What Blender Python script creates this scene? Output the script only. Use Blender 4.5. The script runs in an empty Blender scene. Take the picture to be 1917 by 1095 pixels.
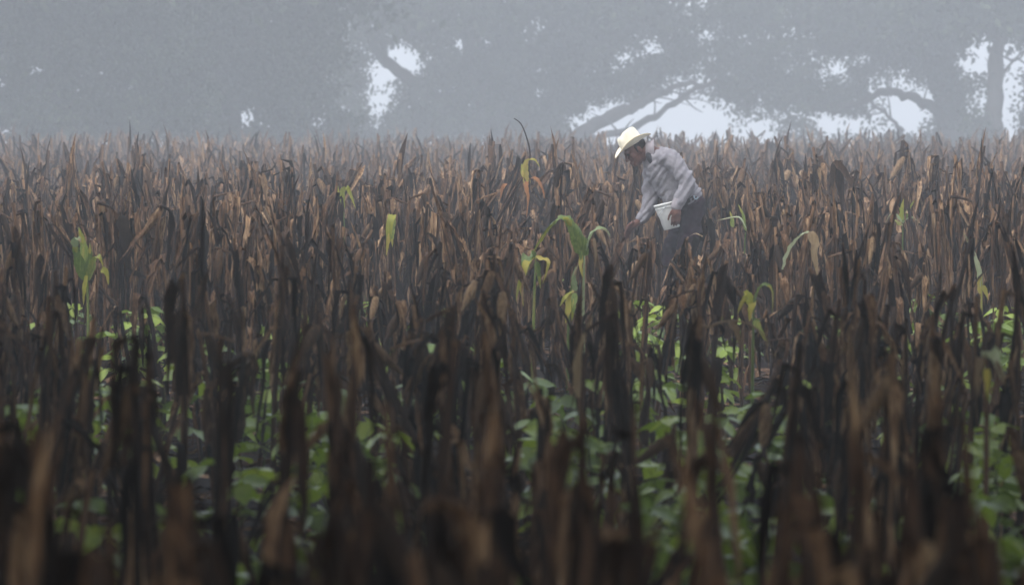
import bpy, math, random
import numpy as np
from mathutils import Vector, Matrix

scene = bpy.context.scene
COL = scene.collection
R = math.radians

# ------------------------------------------------------------------ camera
F = 10575.0            # focal length in pixels of a 1917 px wide frame
EYE = 1.6              # camera height
HOR = 230.0            # picture row of the eye level
FARM_D = 48.0          # distance of the man
cam_d = bpy.data.cameras.new('camera')
cam_d.sensor_width = 36.0
cam_d.lens = 36.0 * F / 1917.0
cam_d.clip_start = 0.5
cam_d.clip_end = 3000
cam = bpy.data.objects.new('camera', cam_d)
COL.objects.link(cam)
cam.location = (0, 0, EYE)
cam.rotation_euler = (math.pi / 2 - math.atan((547.5 - HOR) / F), 0, 0)
scene.camera = cam
cam_d.dof.use_dof = True
cam_d.dof.focus_distance = 44.0
cam_d.dof.aperture_fstop = 6.7
cam_d.dof.aperture_blades = 7

# ------------------------------------------------------------------ world
SUN_EL, SUN_ROT = R(64), R(215)
world = bpy.data.worlds.new('World')
scene.world = world
world.use_nodes = True
wn = world.node_tree
for n in list(wn.nodes):
    wn.nodes.remove(n)
w_out = wn.nodes.new('ShaderNodeOutputWorld')
w_bg = wn.nodes.new('ShaderNodeBackground')
w_sky = wn.nodes.new('ShaderNodeTexSky')
w_sky.sky_type = 'NISHITA'
w_sky.sun_disc = False
w_sky.sun_elevation = SUN_EL
w_sky.sun_rotation = SUN_ROT
w_sky.dust_density = 1.0
w_hs = wn.nodes.new('ShaderNodeHueSaturation')
w_hs.inputs['Saturation'].default_value = 0.38     # overcast: nearly colourless
w_bg.inputs['Strength'].default_value = 0.15
wn.links.new(w_sky.outputs[0], w_hs.inputs['Color'])
wn.links.new(w_hs.outputs[0], w_bg.inputs['Color'])
wn.links.new(w_bg.outputs[0], w_out.inputs['Surface'])

# ------------------------------------------------------------------ sun
sun_d = bpy.data.lights.new('sun', 'SUN')
sun_d.energy = 0.6
sun_d.angle = R(40)
sun_d.color = (1.0, 0.97, 0.93)
sun = bpy.data.objects.new('sun', sun_d)
COL.objects.link(sun)
sd = Vector((math.sin(SUN_ROT) * math.cos(SUN_EL), math.cos(SUN_ROT) * math.cos(SUN_EL), math.sin(SUN_EL)))
sun.rotation_euler = sd.to_track_quat('Z', 'Y').to_euler()
sun.location = (0, 0, 60)

scene.view_settings.view_transform = 'Standard'
scene.view_settings.look = 'None'
scene.view_settings.exposure = 1.5
scene.view_settings.gamma = 1.0
scene.view_settings.use_curve_mapping = False
scene.render.engine = 'CYCLES'
cy = scene.cycles
cy.use_denoising = True
cy.max_bounces = 8
cy.diffuse_bounces = 3
cy.glossy_bounces = 2
cy.transmission_bounces = 2
cy.volume_bounces = 6
cy.transparent_max_bounces = 4
cy.use_adaptive_sampling = False

HAZE_DENSITY = 0.0034
HAZE_G = 0.3

# ------------------------------------------------------------------ helpers
def W(px, py, d, dd=0.0):
    """point that shows at picture pixel (px, py) when it stands d metres away"""
    return Vector(((px - 958.5) / F * d, d + dd, EYE - (py - HOR) / F * d))

def ground_z(y):
    if y < 45: return 0.0
    if y < 150:
        t = (y - 45) / 105; return 0.06 * t * t * (3 - 2 * t)
    t = min(1.0, (y - 155) / 420) if y > 155 else 0.0; return 0.06 - 9.0 * t * t * (3 - 2 * t)

def tag(o, label=None, cat=None, group=None, kind=None):
    if label: o['label'] = label
    if cat: o['category'] = cat
    if group: o['group'] = group
    if kind: o['kind'] = kind
    return o

def mesh_from(name, V, Fc, mat=None, smooth=True):
    me = bpy.data.meshes.new(name)
    me.from_pydata([tuple(v) for v in V], [], [tuple(f) for f in Fc])
    if mat: me.materials.append(mat)
    if smooth:
        me.polygons.foreach_set('use_smooth', [True] * len(me.polygons))
    me.update()
    return me

def obj(name, me, parent=None, loc=None):
    o = bpy.data.objects.new(name, me)
    COL.objects.link(o)
    if parent is not None: o.parent = parent
    if loc is not None: o.location = loc
    return o

def empty(name, loc=(0, 0, 0)):
    o = bpy.data.objects.new(name, None)
    o.empty_display_size = 0.1
    COL.objects.link(o)
    o.location = loc
    return o

def copy_tree(o, parent=None):
    c = o.copy(); COL.objects.link(c); c.parent = parent
    for ch in o.children:
        copy_tree(ch, c)
    return c

ONES = 'zeroth first second third fourth fifth sixth seventh eighth ninth tenth eleventh twelfth thirteenth fourteenth fifteenth sixteenth seventeenth eighteenth nineteenth'.split()
TENS = {2: ('twentieth', 'twenty'), 3: ('thirtieth', 'thirty'), 4: ('fortieth', 'forty'), 5: ('fiftieth', 'fifty'), 6: ('sixtieth', 'sixty'), 7: ('seventieth', 'seventy'), 8: ('eightieth', 'eighty'), 9: ('ninetieth', 'ninety')}
def ordinal(n):
    if n < 20: return ONES[n]
    t, u = divmod(n, 10)
    return TENS[t][0] if u == 0 else TENS[t][1] + '-' + ONES[u]

# ------------------------------------------------------------------ materials
def new_mat(name):
    m = bpy.data.materials.new(name); m.use_nodes = True
    nt = m.node_tree
    return m, nt, nt.nodes['Principled BSDF']

def ramp(nt, stops, interp='LINEAR'):
    r = nt.nodes.new('ShaderNodeValToRGB')
    r.color_ramp.interpolation = interp
    e = r.color_ramp.elements
    while len(e) < len(stops): e.new(0.5)
    for k, (p, c) in enumerate(stops):
        e[k].position = p; e[k].color = (*c, 1)
    return r

def math_node(nt, op, a, b=None):
    n = nt.nodes.new('ShaderNodeMath'); n.operation = op
    for i, v in enumerate((a, b)):
        if v is None: continue
        if isinstance(v, (int, float)): n.inputs[i].default_value = v
        else: nt.links.new(v, n.inputs[i])
    return n.outputs[0]

def noise_node(nt, scale, vec_scale=None, detail=4, rough=0.6, coord='Object', lookup=None):
    tc = nt.nodes.new('ShaderNodeTexCoord')
    src = tc.outputs[coord]
    if vec_scale:
        mp = nt.nodes.new('ShaderNodeMapping'); mp.inputs['Scale'].default_value = vec_scale
        nt.links.new(src, mp.inputs['Vector']); src = mp.outputs[0]
    n = nt.nodes.new('ShaderNodeTexNoise')
    n.inputs['Scale'].default_value = scale; n.inputs['Detail'].default_value = detail
    n.inputs['Roughness'].default_value = rough
    nt.links.new(src, n.inputs['Vector'])
    return n.outputs['Fac']

def varied(name, stops, rough=0.7, nscale=9, vs=(9, 9, 1.3), namt=0.58, tamt=0.70, bump=0.4, spec=0.3, transl=0.0, bias=0.0):
    """organic surface: tint per piece (object random + 'tint' attribute) plus streaky noise"""
    m, nt, b = new_mat(name)
    oi = nt.nodes.new('ShaderNodeObjectInfo')
    at = nt.nodes.new('ShaderNodeAttribute'); at.attribute_name = 'tint'
    t = math_node(nt, 'FRACT', math_node(nt, 'ADD', oi.outputs['Random'], at.outputs['Fac']))
    nz = noise_node(nt, nscale, vs)
    v = math_node(nt, 'ADD', math_node(nt, 'MULTIPLY', t, tamt),
                  math_node(nt, 'MULTIPLY', math_node(nt, 'SUBTRACT', nz, 0.28 - bias), namt * 1.6))
    r = ramp(nt, stops)
    nt.links.new(v, r.inputs[0])
    nt.links.new(r.outputs[0], b.inputs['Base Color'])
    b.inputs['Roughness'].default_value = rough
    b.inputs['Specular IOR Level'].default_value = spec
    if bump:
        bp = nt.nodes.new('ShaderNodeBump'); bp.inputs['Strength'].default_value = bump
        bp.inputs['Distance'].default_value = 0.004
        nt.links.new(noise_node(nt, nscale * 3, vs), bp.inputs['Height'])
        nt.links.new(bp.outputs[0], b.inputs['Normal'])
    if transl:
        tr = nt.nodes.new('ShaderNodeBsdfTranslucent')
        nt.links.new(r.outputs[0], tr.inputs['Color'])
        mx = nt.nodes.new('ShaderNodeMixShader'); mx.inputs[0].default_value = transl
        nt.links.new(b.outputs[0], mx.inputs[1]); nt.links.new(tr.outputs[0], mx.inputs[2])
        nt.links.new(mx.outputs[0], nt.nodes['Material Output'].inputs['Surface'])
    return m

M = {}
M['leaf'] = varied('dry_maize_leaf', [(0.0, (.003, .0018, .0013)), (0.24, (.0065, .004, .003)), (0.42, (.022, .0125, .008)),
                                      (0.64, (.060, .034, .021)), (0.80, (.17, .093, .05)), (0.97, (.44, .29, .165))], rough=.8, spec=.08, bias=.0)
M['stem'] = varied('dry_maize_stem', [(0.0, (.006, .004, .003)), (0.4, (.026, .015, .010)), (0.7, (.085, .046, .026)), (1.0, (.25, .145, .075))], rough=.75, spec=.1, bias=.0)
M['husk'] = varied('dry_husk', [(0.0, (.012, .008, .006)), (0.4, (.04, .026, .018)), (0.75, (.12, .068, .036)), (1.0, (.30, .20, .11))], rough=.8, spec=.08)
M['dark'] = varied('rotten_black_leaf', [(0.0, (.005, .004, .0035)), (0.6, (.014, .010, .008)), (1.0, (.035, .024, .018))], rough=.8, spec=.1)
M['orange'] = varied('orange_dry_leaf', [(0.0, (.20, .07, .02)), (0.6, (.42, .17, .05)), (1.0, (.55, .30, .12))], rough=.6, transl=.25)
M['tan'] = varied('tan_dry_leaf', [(0.0, (.12, .075, .04)), (0.6, (.25, .17, .09)), (1.0, (.42, .31, .18))], rough=.6, transl=.2)
M['green'] = varied('green_maize_leaf', [(0.0, (.04, .075, .012)), (0.40, (.13, .20, .03)), (0.68, (.26, .32, .06)), (0.85, (.40, .36, .09)), (1.0, (.30, .17, .07))], namt=.8, tamt=.55, rough=.45, transl=.3, spec=.5)
M['palegreen'] = varied('pale_green_leaf', [(0.0, (.16, .22, .09)), (0.6, (.30, .36, .17)), (1.0, (.48, .50, .30))], rough=.45, transl=.3, spec=.5)
M['yellow'] = varied('yellowing_leaf', [(0.0, (.20, .24, .03)), (0.5, (.38, .36, .05)), (1.0, (.55, .42, .10))], rough=.5, transl=.35)
M['bean'] = varied('bean_leaf', [(0.0, (.07, .12, .015)), (0.35, (.19, .29, .025)), (0.7, (.33, .44, .035)), (1.0, (.48, .54, .06))], rough=.34, transl=.3, spec=.7, vs=(3, 3, 3), namt=.3)
M['vine'] = varied('bean_vine', [(0.0, (.04, .06, .02)), (1.0, (.10, .13, .04))], rough=.6)
M['bark'] = varied('tree_bark', [(0.0, (.025, .022, .02)), (0.6, (.07, .06, .05)), (1.0, (.13, .115, .10))], rough=.9, vs=(2, 2, .5))
M['tree'] = varied('tree_leaf', [(0.0, (.010, .016, .008)), (0.5, (.035, .05, .022)), (1.0, (.13, .16, .07))], rough=.6, bump=0, tamt=.35, namt=.8, vs=(.09, .09, .09), transl=.2)

def soil_mat():
    m, nt, b = new_mat('wet_soil')
    r = ramp(nt, [(0.25, (.006, .004, .003)), (0.55, (.015, .010, .008)), (0.8, (.03, .021, .015))])
    nt.links.new(noise_node(nt, 2.2, None, 8, .65), r.inputs[0])
    nt.links.new(r.outputs[0], b.inputs['Base Color'])
    b.inputs['Roughness'].default_value = .95
    b.inputs['Specular IOR Level'].default_value = .05
    bp = nt.nodes.new('ShaderNodeBump'); bp.inputs['Strength'].default_value = .35; bp.inputs['Distance'].default_value = .03
    nt.links.new(noise_node(nt, 6, None, 8, .7), bp.inputs['Height']); nt.links.new(bp.outputs[0], b.inputs['Normal'])
    return m
M['soil'] = soil_mat()

def cloth_mat(name, c0, c1, rough=.9, scale=14, weave=420, wave=.25, stretch=None):
    m, nt, b = new_mat(name)
    r = ramp(nt, [(0.3, c0), (0.7, c1)])
    nt.links.new(noise_node(nt, scale, stretch, 5, .6), r.inputs[0])
    nt.links.new(r.outputs[0], b.inputs['Base Color'])
    b.inputs['Roughness'].default_value = rough
    b.inputs['Specular IOR Level'].default_value = .15
    bp = nt.nodes.new('ShaderNodeBump'); bp.inputs['Strength'].default_value = wave; bp.inputs['Distance'].default_value = .006
    nt.links.new(noise_node(nt, weave / 10, None, 5, .7), bp.inputs['Height']); nt.links.new(bp.outputs[0], b.inputs['Normal'])
    return m
M['shirt'] = cloth_mat('grey_shirt_cloth', (.21, .197, .212), (.32, .298, .313))
M['collar'] = cloth_mat('shirt_collar_cloth', (.27, .24, .25), (.36, .32, .33))
M['under'] = cloth_mat('dark_undershirt', (.03, .03, .035), (.05, .05, .055))
M['trouser'] = cloth_mat('maroon_black_trousers', (.010, .008, .011), (.034, .015, .024), scale=5)
M['skin'] = cloth_mat('tanned_skin', (.11, .048, .034), (.18, .083, .06), rough=.55, wave=.1)
M['hair'] = cloth_mat('dark_hair', (.010, .008, .007), (.03, .025, .02))
M['boot'] = cloth_mat('muddy_boot', (.02, .014, .01), (.05, .035, .025))
M['belt'] = cloth_mat('leather_belt', (.015, .01, .008), (.03, .02, .015), rough=.5)
M['straw'] = cloth_mat('cream_straw', (.80, .72, .54), (.88, .82, .68), rough=.75, scale=9, weave=900, wave=.35)
M['straw_edge'] = cloth_mat('straw_edge', (.50, .40, .24), (.66, .54, .34), rough=.8)
M['plastic'] = cloth_mat('white_bucket_plastic', (.74, .73, .68), (.84, .83, .78), rough=.4, scale=5, wave=.03)
M['wire'] = cloth_mat('bucket_wire', (.35, .35, .36), (.5, .5, .5), rough=.35)
M['eye'] = cloth_mat('dark_eye', (.01, .01, .01), (.02, .02, .02), rough=.2)
M['metal'] = cloth_mat('pale_blue_metal', (.45, .55, .62), (.6, .7, .75), rough=.25)

# ------------------------------------------------------------------ shape builders: (V, F)
def tube(path, radii, n=6, cap=True):
    V, Fc = [], []
    P = [Vector(p) for p in path]
    ref = Vector((0.31, 0.95, 0.1)).normalized()
    for i, p in enumerate(P):
        t = (P[min(i + 1, len(P) - 1)] - P[max(i - 1, 0)])
        t = t.normalized() if t.length > 1e-9 else Vector((0, 0, 1))
        a = t.cross(ref)
        if a.length < 1e-3: a = t.cross(Vector((1, 0, 0)))
        a.normalize(); b = t.cross(a)
        r = radii[i] if hasattr(radii, '__len__') else radii
        for k in range(n):
            q = 2 * math.pi * k / n
            V.append(p + (a * math.cos(q) + b * math.sin(q)) * r)
    for i in range(len(P) - 1):
        for k in range(n):
            k2 = (k + 1) % n
            Fc.append((i * n + k, i * n + k2, (i + 1) * n + k2, (i + 1) * n + k))
    if cap:
        for base, rev in ((0, True), ((len(P) - 1) * n, False)):
            f = tuple(base + k for k in range(n))
            Fc.append(f[::-1] if rev else f)
    return V, Fc

def ribbon(path, width, side, rng, fold=.25, twist=0.0, crumple=.12, taper=2.0, base=.5, nodes=3):
    """a strap leaf along path; side = its sideways direction; V-folded cross section"""
    P = [Vector(p) for p in path]; n = len(P)
    V, Fc = [], []
    for i, p in enumerate(P):
        s = i / (n - 1)
        t = (P[min(i + 1, n - 1)] - P[max(i - 1, 0)]).normalized()
        sd_ = Vector(side) - t * t.dot(Vector(side))
        if sd_.length < 1e-3: sd_ = t.orthogonal()
        sd_.normalize()
        sd_ = Matrix.Rotation(twist * s, 3, t) @ sd_
        nrm = t.cross(sd_)
        w = width * min(1.0, base + s * 4) * max(.04, 1 - s ** taper)
        j = lambda: rng.uniform(-crumple, crumple) * w
        V.append(p - sd_ * (w / 2 + j()) + nrm * (fold * w + j()))
        V.append(p + nrm * j() * .5)
        V.append(p + sd_ * (w / 2 + j()) + nrm * (fold * w + j()))
    for i in range(n - 1):
        for k in range(2):
            Fc.append((i * 3 + k, i * 3 + k + 1, i * 3 + k + 4, i * 3 + k + 3))
    return V, Fc

def torn(path, width, side, rng, fold, twist, crumple):
    """a dry strap leaf with a strip torn loose along one edge"""
    Va, Fa = ribbon(path, width, side, rng, fold, twist, crumple)
    k = rng.randint(1, max(1, len(path) // 3))
    off = Vector((rng.uniform(-1, 1), rng.uniform(-1, 1), rng.uniform(-.3, .1)))
    off = off.normalized() * rng.uniform(.02, .06)
    n_ = len(path) - k
    sp = [Vector(p) + off * ((i / max(1, n_ - 1)) ** 1.3) for i, p in enumerate(path[k:])]
    m_ = max(3, int(len(sp) * rng.uniform(.6, 1)))
    Vb, Fb = ribbon(sp[:m_], width * rng.uniform(.3, .55), side, rng, fold, twist + rng.uniform(-1, 1), crumple)
    o_ = len(Va)
    return Va + Vb, Fa + [tuple(i + o_ for i in f) for f in Fb]

def leaf_path(p0, az, length, e0, e1, bend=.5, n=8, rng=None, wob=.06):
    P = [Vector(p0)]; p = Vector(p0)
    for i in range(1, n):
        s = (i - .5) / (n - 1)
        t = min(1.0, s / bend); t = t * t * (3 - 2 * t)
        e = e0 + (e1 - e0) * t
        a = az + (rng.uniform(-1, 1) * wob * 4 if rng else 0)
        if rng: e += rng.uniform(-1, 1) * wob * 1.5
        p = p + Vector((math.cos(a) * math.cos(e), math.sin(a) * math.cos(e), math.sin(e))) * (length / (n - 1))
        P.append(p)
    return P

def lathe(profile, n=10):
    V, Fc = [], []
    for r, z in profile:
        for k in range(n):
            q = 2 * math.pi * k / n
            V.append(Vector((r * math.cos(q), r * math.sin(q), z)))
    for i in range(len(profile) - 1):
        for k in range(n):
            k2 = (k + 1) % n
            Fc.append((i * n + k, i * n + k2, (i + 1) * n + k2, (i + 1) * n + k))
    return V, Fc

# ------------------------------------------------------------------ the ground
ys = [-30, -10, 0, 4, 8, 14, 20, 30, 40, 50, 60, 75, 90, 105, 115, 130, 140, 150, 160, 175, 200, 240, 290, 350, 420, 500, 620, 800, 1100]
xs = [-900, -400, -150, -70, -30, -12, -5, 0, 5, 12, 30, 70, 150, 400, 900]
V = [(x, y, ground_z(y)) for y in ys for x in xs]
Fc = [(j * len(xs) + i, j * len(xs) + i + 1, (j + 1) * len(xs) + i + 1, (j + 1) * len(xs) + i) for j in range(len(ys) - 1) for i in range(len(xs) - 1)]
tag(obj('ground', mesh_from('ground', V, Fc, M['soil'])), kind='structure')

# ------------------------------------------------------------------ dead maize: prototypes
def proto_stalk(seed, style, low=False):
    """list of (part name, V, F, material key); base at the origin, breaks over at z of about 1"""
    rng = random.Random(seed)
    parts = []
    n_l = 4 if low else 9
    n_t = 4 if low else 6
    h = 1.0
    lx, ly = rng.uniform(-.09, .09), rng.uniform(-.09, .09)
    K = 3 if low else 7
    pth, rad = [], []
    for i in range(K):
        s = i / (K - 1)
        pth.append(Vector((lx * s * s + rng.uniform(-.006, .006), ly * s * s + rng.uniform(-.006, .006), h * s)))
        rad.append((.0150 - .0045 * s) * (1.12 if i % 2 else 1))
    top = pth[-1]
    def at(s):
        f = s * (K - 1); i = min(K - 2, int(f)); return pth[i].lerp(pth[i + 1], f - i)
    faz = rng.uniform(0, 2 * math.pi)
    parts.append(('stem', *tube(pth, rad, n_t), 'stem'))
    fold_pts = None
    if style in ('folded', 'folded_wide', 'hook'):
        L = rng.uniform(.38, .62)
        down = {'folded': R(rng.uniform(-86, -74)), 'folded_wide': R(rng.uniform(-68, -50)), 'hook': R(rng.uniform(-12, 12))}[style]
        if style == 'hook': L = rng.uniform(.16, .30)
        fold_pts = [top - Vector((0, 0, .012))]
        p = top + Vector((0, 0, .012)); fold_pts.append(p)
        m = 3 if low else 6
        for i in range(1, m):
            e = down - R(14) * (i / m)
            p = p + Vector((math.cos(faz) * math.cos(e), math.sin(faz) * math.cos(e), math.sin(e))) * (L / (m - 1))
            fold_pts.append(p.copy())
        parts.append(('folded_top', *tube(fold_pts, [.0105] + [.0115 - .006 * i / m for i in range(m)], 5 if not low else 3), 'stem'))
    # hanging stem leaves
    for k in range(rng.randint(3, 4) if low else rng.randint(4, 6)):
        s = rng.uniform(.22, .97)
        az = rng.uniform(0, 2 * math.pi)
        L = min(rng.uniform(.28, .58) * (0.6 + .5 * s), s * 1.1 + .05)
        e0 = R(rng.uniform(40, 88)); e1 = R(rng.uniform(-89, -76)) if rng.random() < .72 else R(rng.uniform(-66, -30))
        if e1 > R(-70): L *= .6
        pa = leaf_path(at(s), az, L, e0, e1, rng.uniform(.14, .28) if rng.random() < .2 else rng.uniform(.07, .13), n_l, rng)
        side = Vector((-math.sin(az), math.cos(az), 0))
        parts.append(('leaf', *(ribbon if low else torn)(pa, rng.uniform(.022, .046), side, rng, rng.uniform(.15, .6), rng.uniform(-2.2, 2.2), .24), 'leaf'))
    # leaves of the broken top
    if fold_pts:
        for k in range(1 if low else rng.randint(1, 3)):
            q = fold_pts[rng.randint(1, len(fold_pts) - 2)]
            az = faz + rng.uniform(-.7, .7)
            pa = leaf_path(q, az, rng.uniform(.25, .5), R(rng.uniform(-70, -10)), R(-87), .3, n_l, rng)
            side = Vector((-math.sin(az), math.cos(az), 0))
            parts.append(('leaf', *(ribbon if low else torn)(pa, rng.uniform(.025, .05), side, rng, .4, rng.uniform(-1.5, 1.5), .24), 'leaf'))
        # sheath leaf draped over the fold
        az = faz + rng.uniform(-.5, .5)
        pa = leaf_path(at(.93), az, rng.uniform(.28, .46), R(rng.uniform(30, 80)), R(-80), rng.uniform(.1, .3), n_l, rng, .05)
        parts.append(('leaf', *ribbon(pa, rng.uniform(.032, .055), Vector((-math.sin(az), math.cos(az), 0)), rng, .5, rng.uniform(-.9, .9), .16), 'leaf'))
    else:
        for k in range(1 if low else 2):
            az = rng.uniform(0, 6.3)
            pa = leaf_path(at(.84), az, rng.uniform(.2, .34), R(88), R(rng.uniform(62, 86)), .9, max(4, n_l - 2), rng, .03)
            parts.append(('leaf', *ribbon(pa, rng.uniform(.03, .05), Vector((-math.sin(az), math.cos(az), 0)), rng, .5, rng.uniform(-.8, .8), .1), 'leaf'))
    if not low:
        # loose split sheath round the stem
        s0 = rng.uniform(.35, .74); L = min(.34, .97 - s0)
        az = rng.uniform(0, 6.3)
        pa = [at(min(.99, s0 + L * i / 4)) + Vector((math.cos(az), math.sin(az), 0)) * (.010 + .002 * i) for i in range(5)]
        if rng.random() < .4:
            tip = rng.uniform(.02, .10); dv = Vector((rng.uniform(-.6, .6), rng.uniform(-.6, .6), 1)).normalized()
            pa += [pa[-1] + dv * tip * .5, pa[-1] + dv * tip]
        parts.append(('sheath', *ribbon(pa, .062, Vector((-math.sin(az), math.cos(az), 0)), rng, -.45, rng.uniform(-.8, .8), .16, taper=3, base=.8), 'leaf'))
    # ear in its husk, hanging down
    if rng.random() < .5 and not low:
        q = at(rng.uniform(.6, .85)) if not fold_pts else fold_pts[2]
        az = rng.uniform(0, 6.3)
        prof = [(.006, 0), (.020, -.012), (.028, -.06), (.027, -.11), (.018, -.165), (.006, -.21), (.001, -.235)]
        Ve, Fe = lathe(prof, 7)
        mt = Matrix.Translation(q) @ Matrix.Rotation(az, 4, 'Z') @ Matrix.Rotation(R(rng.uniform(8, 40)), 4, 'Y') @ Matrix.Translation((0, 0, .0))
        Ve = [mt @ (v + Vector((rng.uniform(-.003, .003), rng.uniform(-.003, .003), 0))) for v in Ve]
        parts.append(('ear', Ve, Fe, 'husk'))
    return parts

styles = ['folded'] * 10 + ['folded_wide'] * 4 + ['snapped'] * 5 + ['hook'] * 2
STYLE_TEXT = {'folded': 'top folded down', 'folded_wide': 'top bent aside', 'snapped': 'pointed tip', 'hook': 'hooked top'}
protos = [proto_stalk(100 + i, s) for i, s in enumerate(styles)]
protos_low = [proto_stalk(500 + i, s, True) for i, s in enumerate(styles)]
proto_meshes = []
for i, pr in enumerate(protos):
    proto_meshes.append([(nm, mesh_from('maize_' + nm, Vp, Fp, M[mk])) for nm, Vp, Fp, mk in pr])

def place_stalk(pi, loc, rot, sx, sz, lean=(0, 0)):
    root = empty('corn_stalk', loc)
    root.rotation_euler = (lean[0], lean[1], rot); root.scale = (sx, sx, sz)
    for nm, me in proto_meshes[pi]:
        o = bpy.data.objects.new(nm, me); COL.objects.link(o); o.parent = root
    return root

# ------------------------------------------------------------------ clear sight lines (x0, x1, top row allowed above, distance of what stands there)
beans = [  # px, row of the top leaves, height of the plant, spread
    (205, 925, .50, 1.0), (190, 1010, .42, 1.0), (430, 845, .50, .8), (650, 872, .50, .7), (700, 960, .42, .8),
    (280, 572, .50, 1.1), (140, 562, .48, .8), (235, 590, .45, .9), (8, 700, .5, .9), (95, 735, .46, .8), (215, 735, .45, .8), (525, 568, .5, .9), (580, 590, .45, .8),
    (450, 655, .50, 1.1), (530, 670, .48, 1.1), (600, 705, .46, 1.1), (570, 780, .45, .9), (820, 568, .45, .8),
    (770, 640, .5, .8), (760, 725, .45, .8), (1000, 780, .52, 1.2), (980, 685, .5, 1.1), (1065, 715, .52, .7),
    (1100, 810, .48, .9), (1240, 560, .52, 1.1), (1225, 600, .45, .8), (1175, 870, .46, .9), (1255, 765, .5, 1.0), (1310, 785, .48, 1.0), (1380, 800, .48, 1.1),
    (1330, 850, .45, .8), (1400, 960, .45, 1.0), (1350, 1000, .42, 1.0), (1450, 985, .42, .9), (1630, 985, .46, 1.1), (1690, 1000, .45, 1.0), (1600, 1050, .42, 1.0),
    (1635, 920, .45, .9), (1860, 785, .5, 1.1), (1880, 850, .45, 1.0), (1870, 590, .5, 1.0), (1890, 560, .5, .8), (1650, 610, .5, .8), (1565, 595, .5, .8), (1755, 545, .5, .8),
    (1440, 480, .5, .8), (1365, 575, .48, .8), (1780, 1010, .45, 1.0), (1880, 1055, .42, 1.0), (1240, 960, .42, .9), (1200, 1010, .4, .9),
    (905, 1040, .4, .8), (600, 1075, .4, .8), (480, 1025, .4, .7), (1810, 770, .5, .9), (1500, 800, .45, .8), (1150, 700, .45, .7), (1330, 640, .48, .8), (860, 690, .45, .7), (350, 640, .46, .8), (420, 560, .45, .7),
    (690, 550, .45, .7), (1700, 690, .45, .8), (1560, 700, .45, .7), (40, 590, .45, .7),
    (1030, 760, .5, 1.0), (1230, 690, .46, .9), (1440, 740, .46, .9), (500, 750, .46, .9), (640, 760, .46, .9), (1320, 920, .44, .9), (1540, 900, .44, .9), (1750, 830, .46, .9), (300, 720, .46, .8)]
_b = random.Random(5)
beans += [(_b.uniform(20, 1900), _b.uniform(500, 1060), _b.uniform(.4, .56), .7) for _ in range(26)]
clear = []
for (bx, by, bh, bs) in beans:
    d = (EYE - bh) * F / (by - HOR)
    hw = .085 * bs * F / d
    clear.append((bx - hw, bx + hw, by + .13 * F / d, d, .5))
clear += [(1140, 1200, 432, 48.3, .99), (1200, 1240, 422, 48.3, .99), (1240, 1275, 440, 48.3, .99), (1275, 1335, 415, 48.3, .99),
          (965, 1030, 570, 35, 1), (1040, 1150, 485, 35, 1), (955, 1020, 400, 51, 1), (1055, 1090, 600, 34, .9),
          (125, 215, 555, 35, 1), (625, 672, 400, 46, 1), (715, 745, 480, 40, 1), (1335, 1410, 440, 45, 1), (1655, 1725, 440, 45, 1),
          (1460, 1540, 500, 35, 1), (1365, 1450, 600, 29, 1), (1825, 1890, 730, 19, 1), (1800, 1845, 530, 37, 1), (1075, 1115, 735, 21, 1),
          (365, 385, 500, 35, .9), (330, 460, 690, 25, .5), (205, 330, 620, 30, .9)]

def blocked(px, top_row, d, rng):
    for (x0, x1, yc, dc, p) in clear:
        mg = (.09 if p == 1 else .03) * F / d
        if d < dc - .15 and x0 - mg < px < x1 + mg and top_row < yc and rng.random() < p:
            return True
    return False

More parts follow.
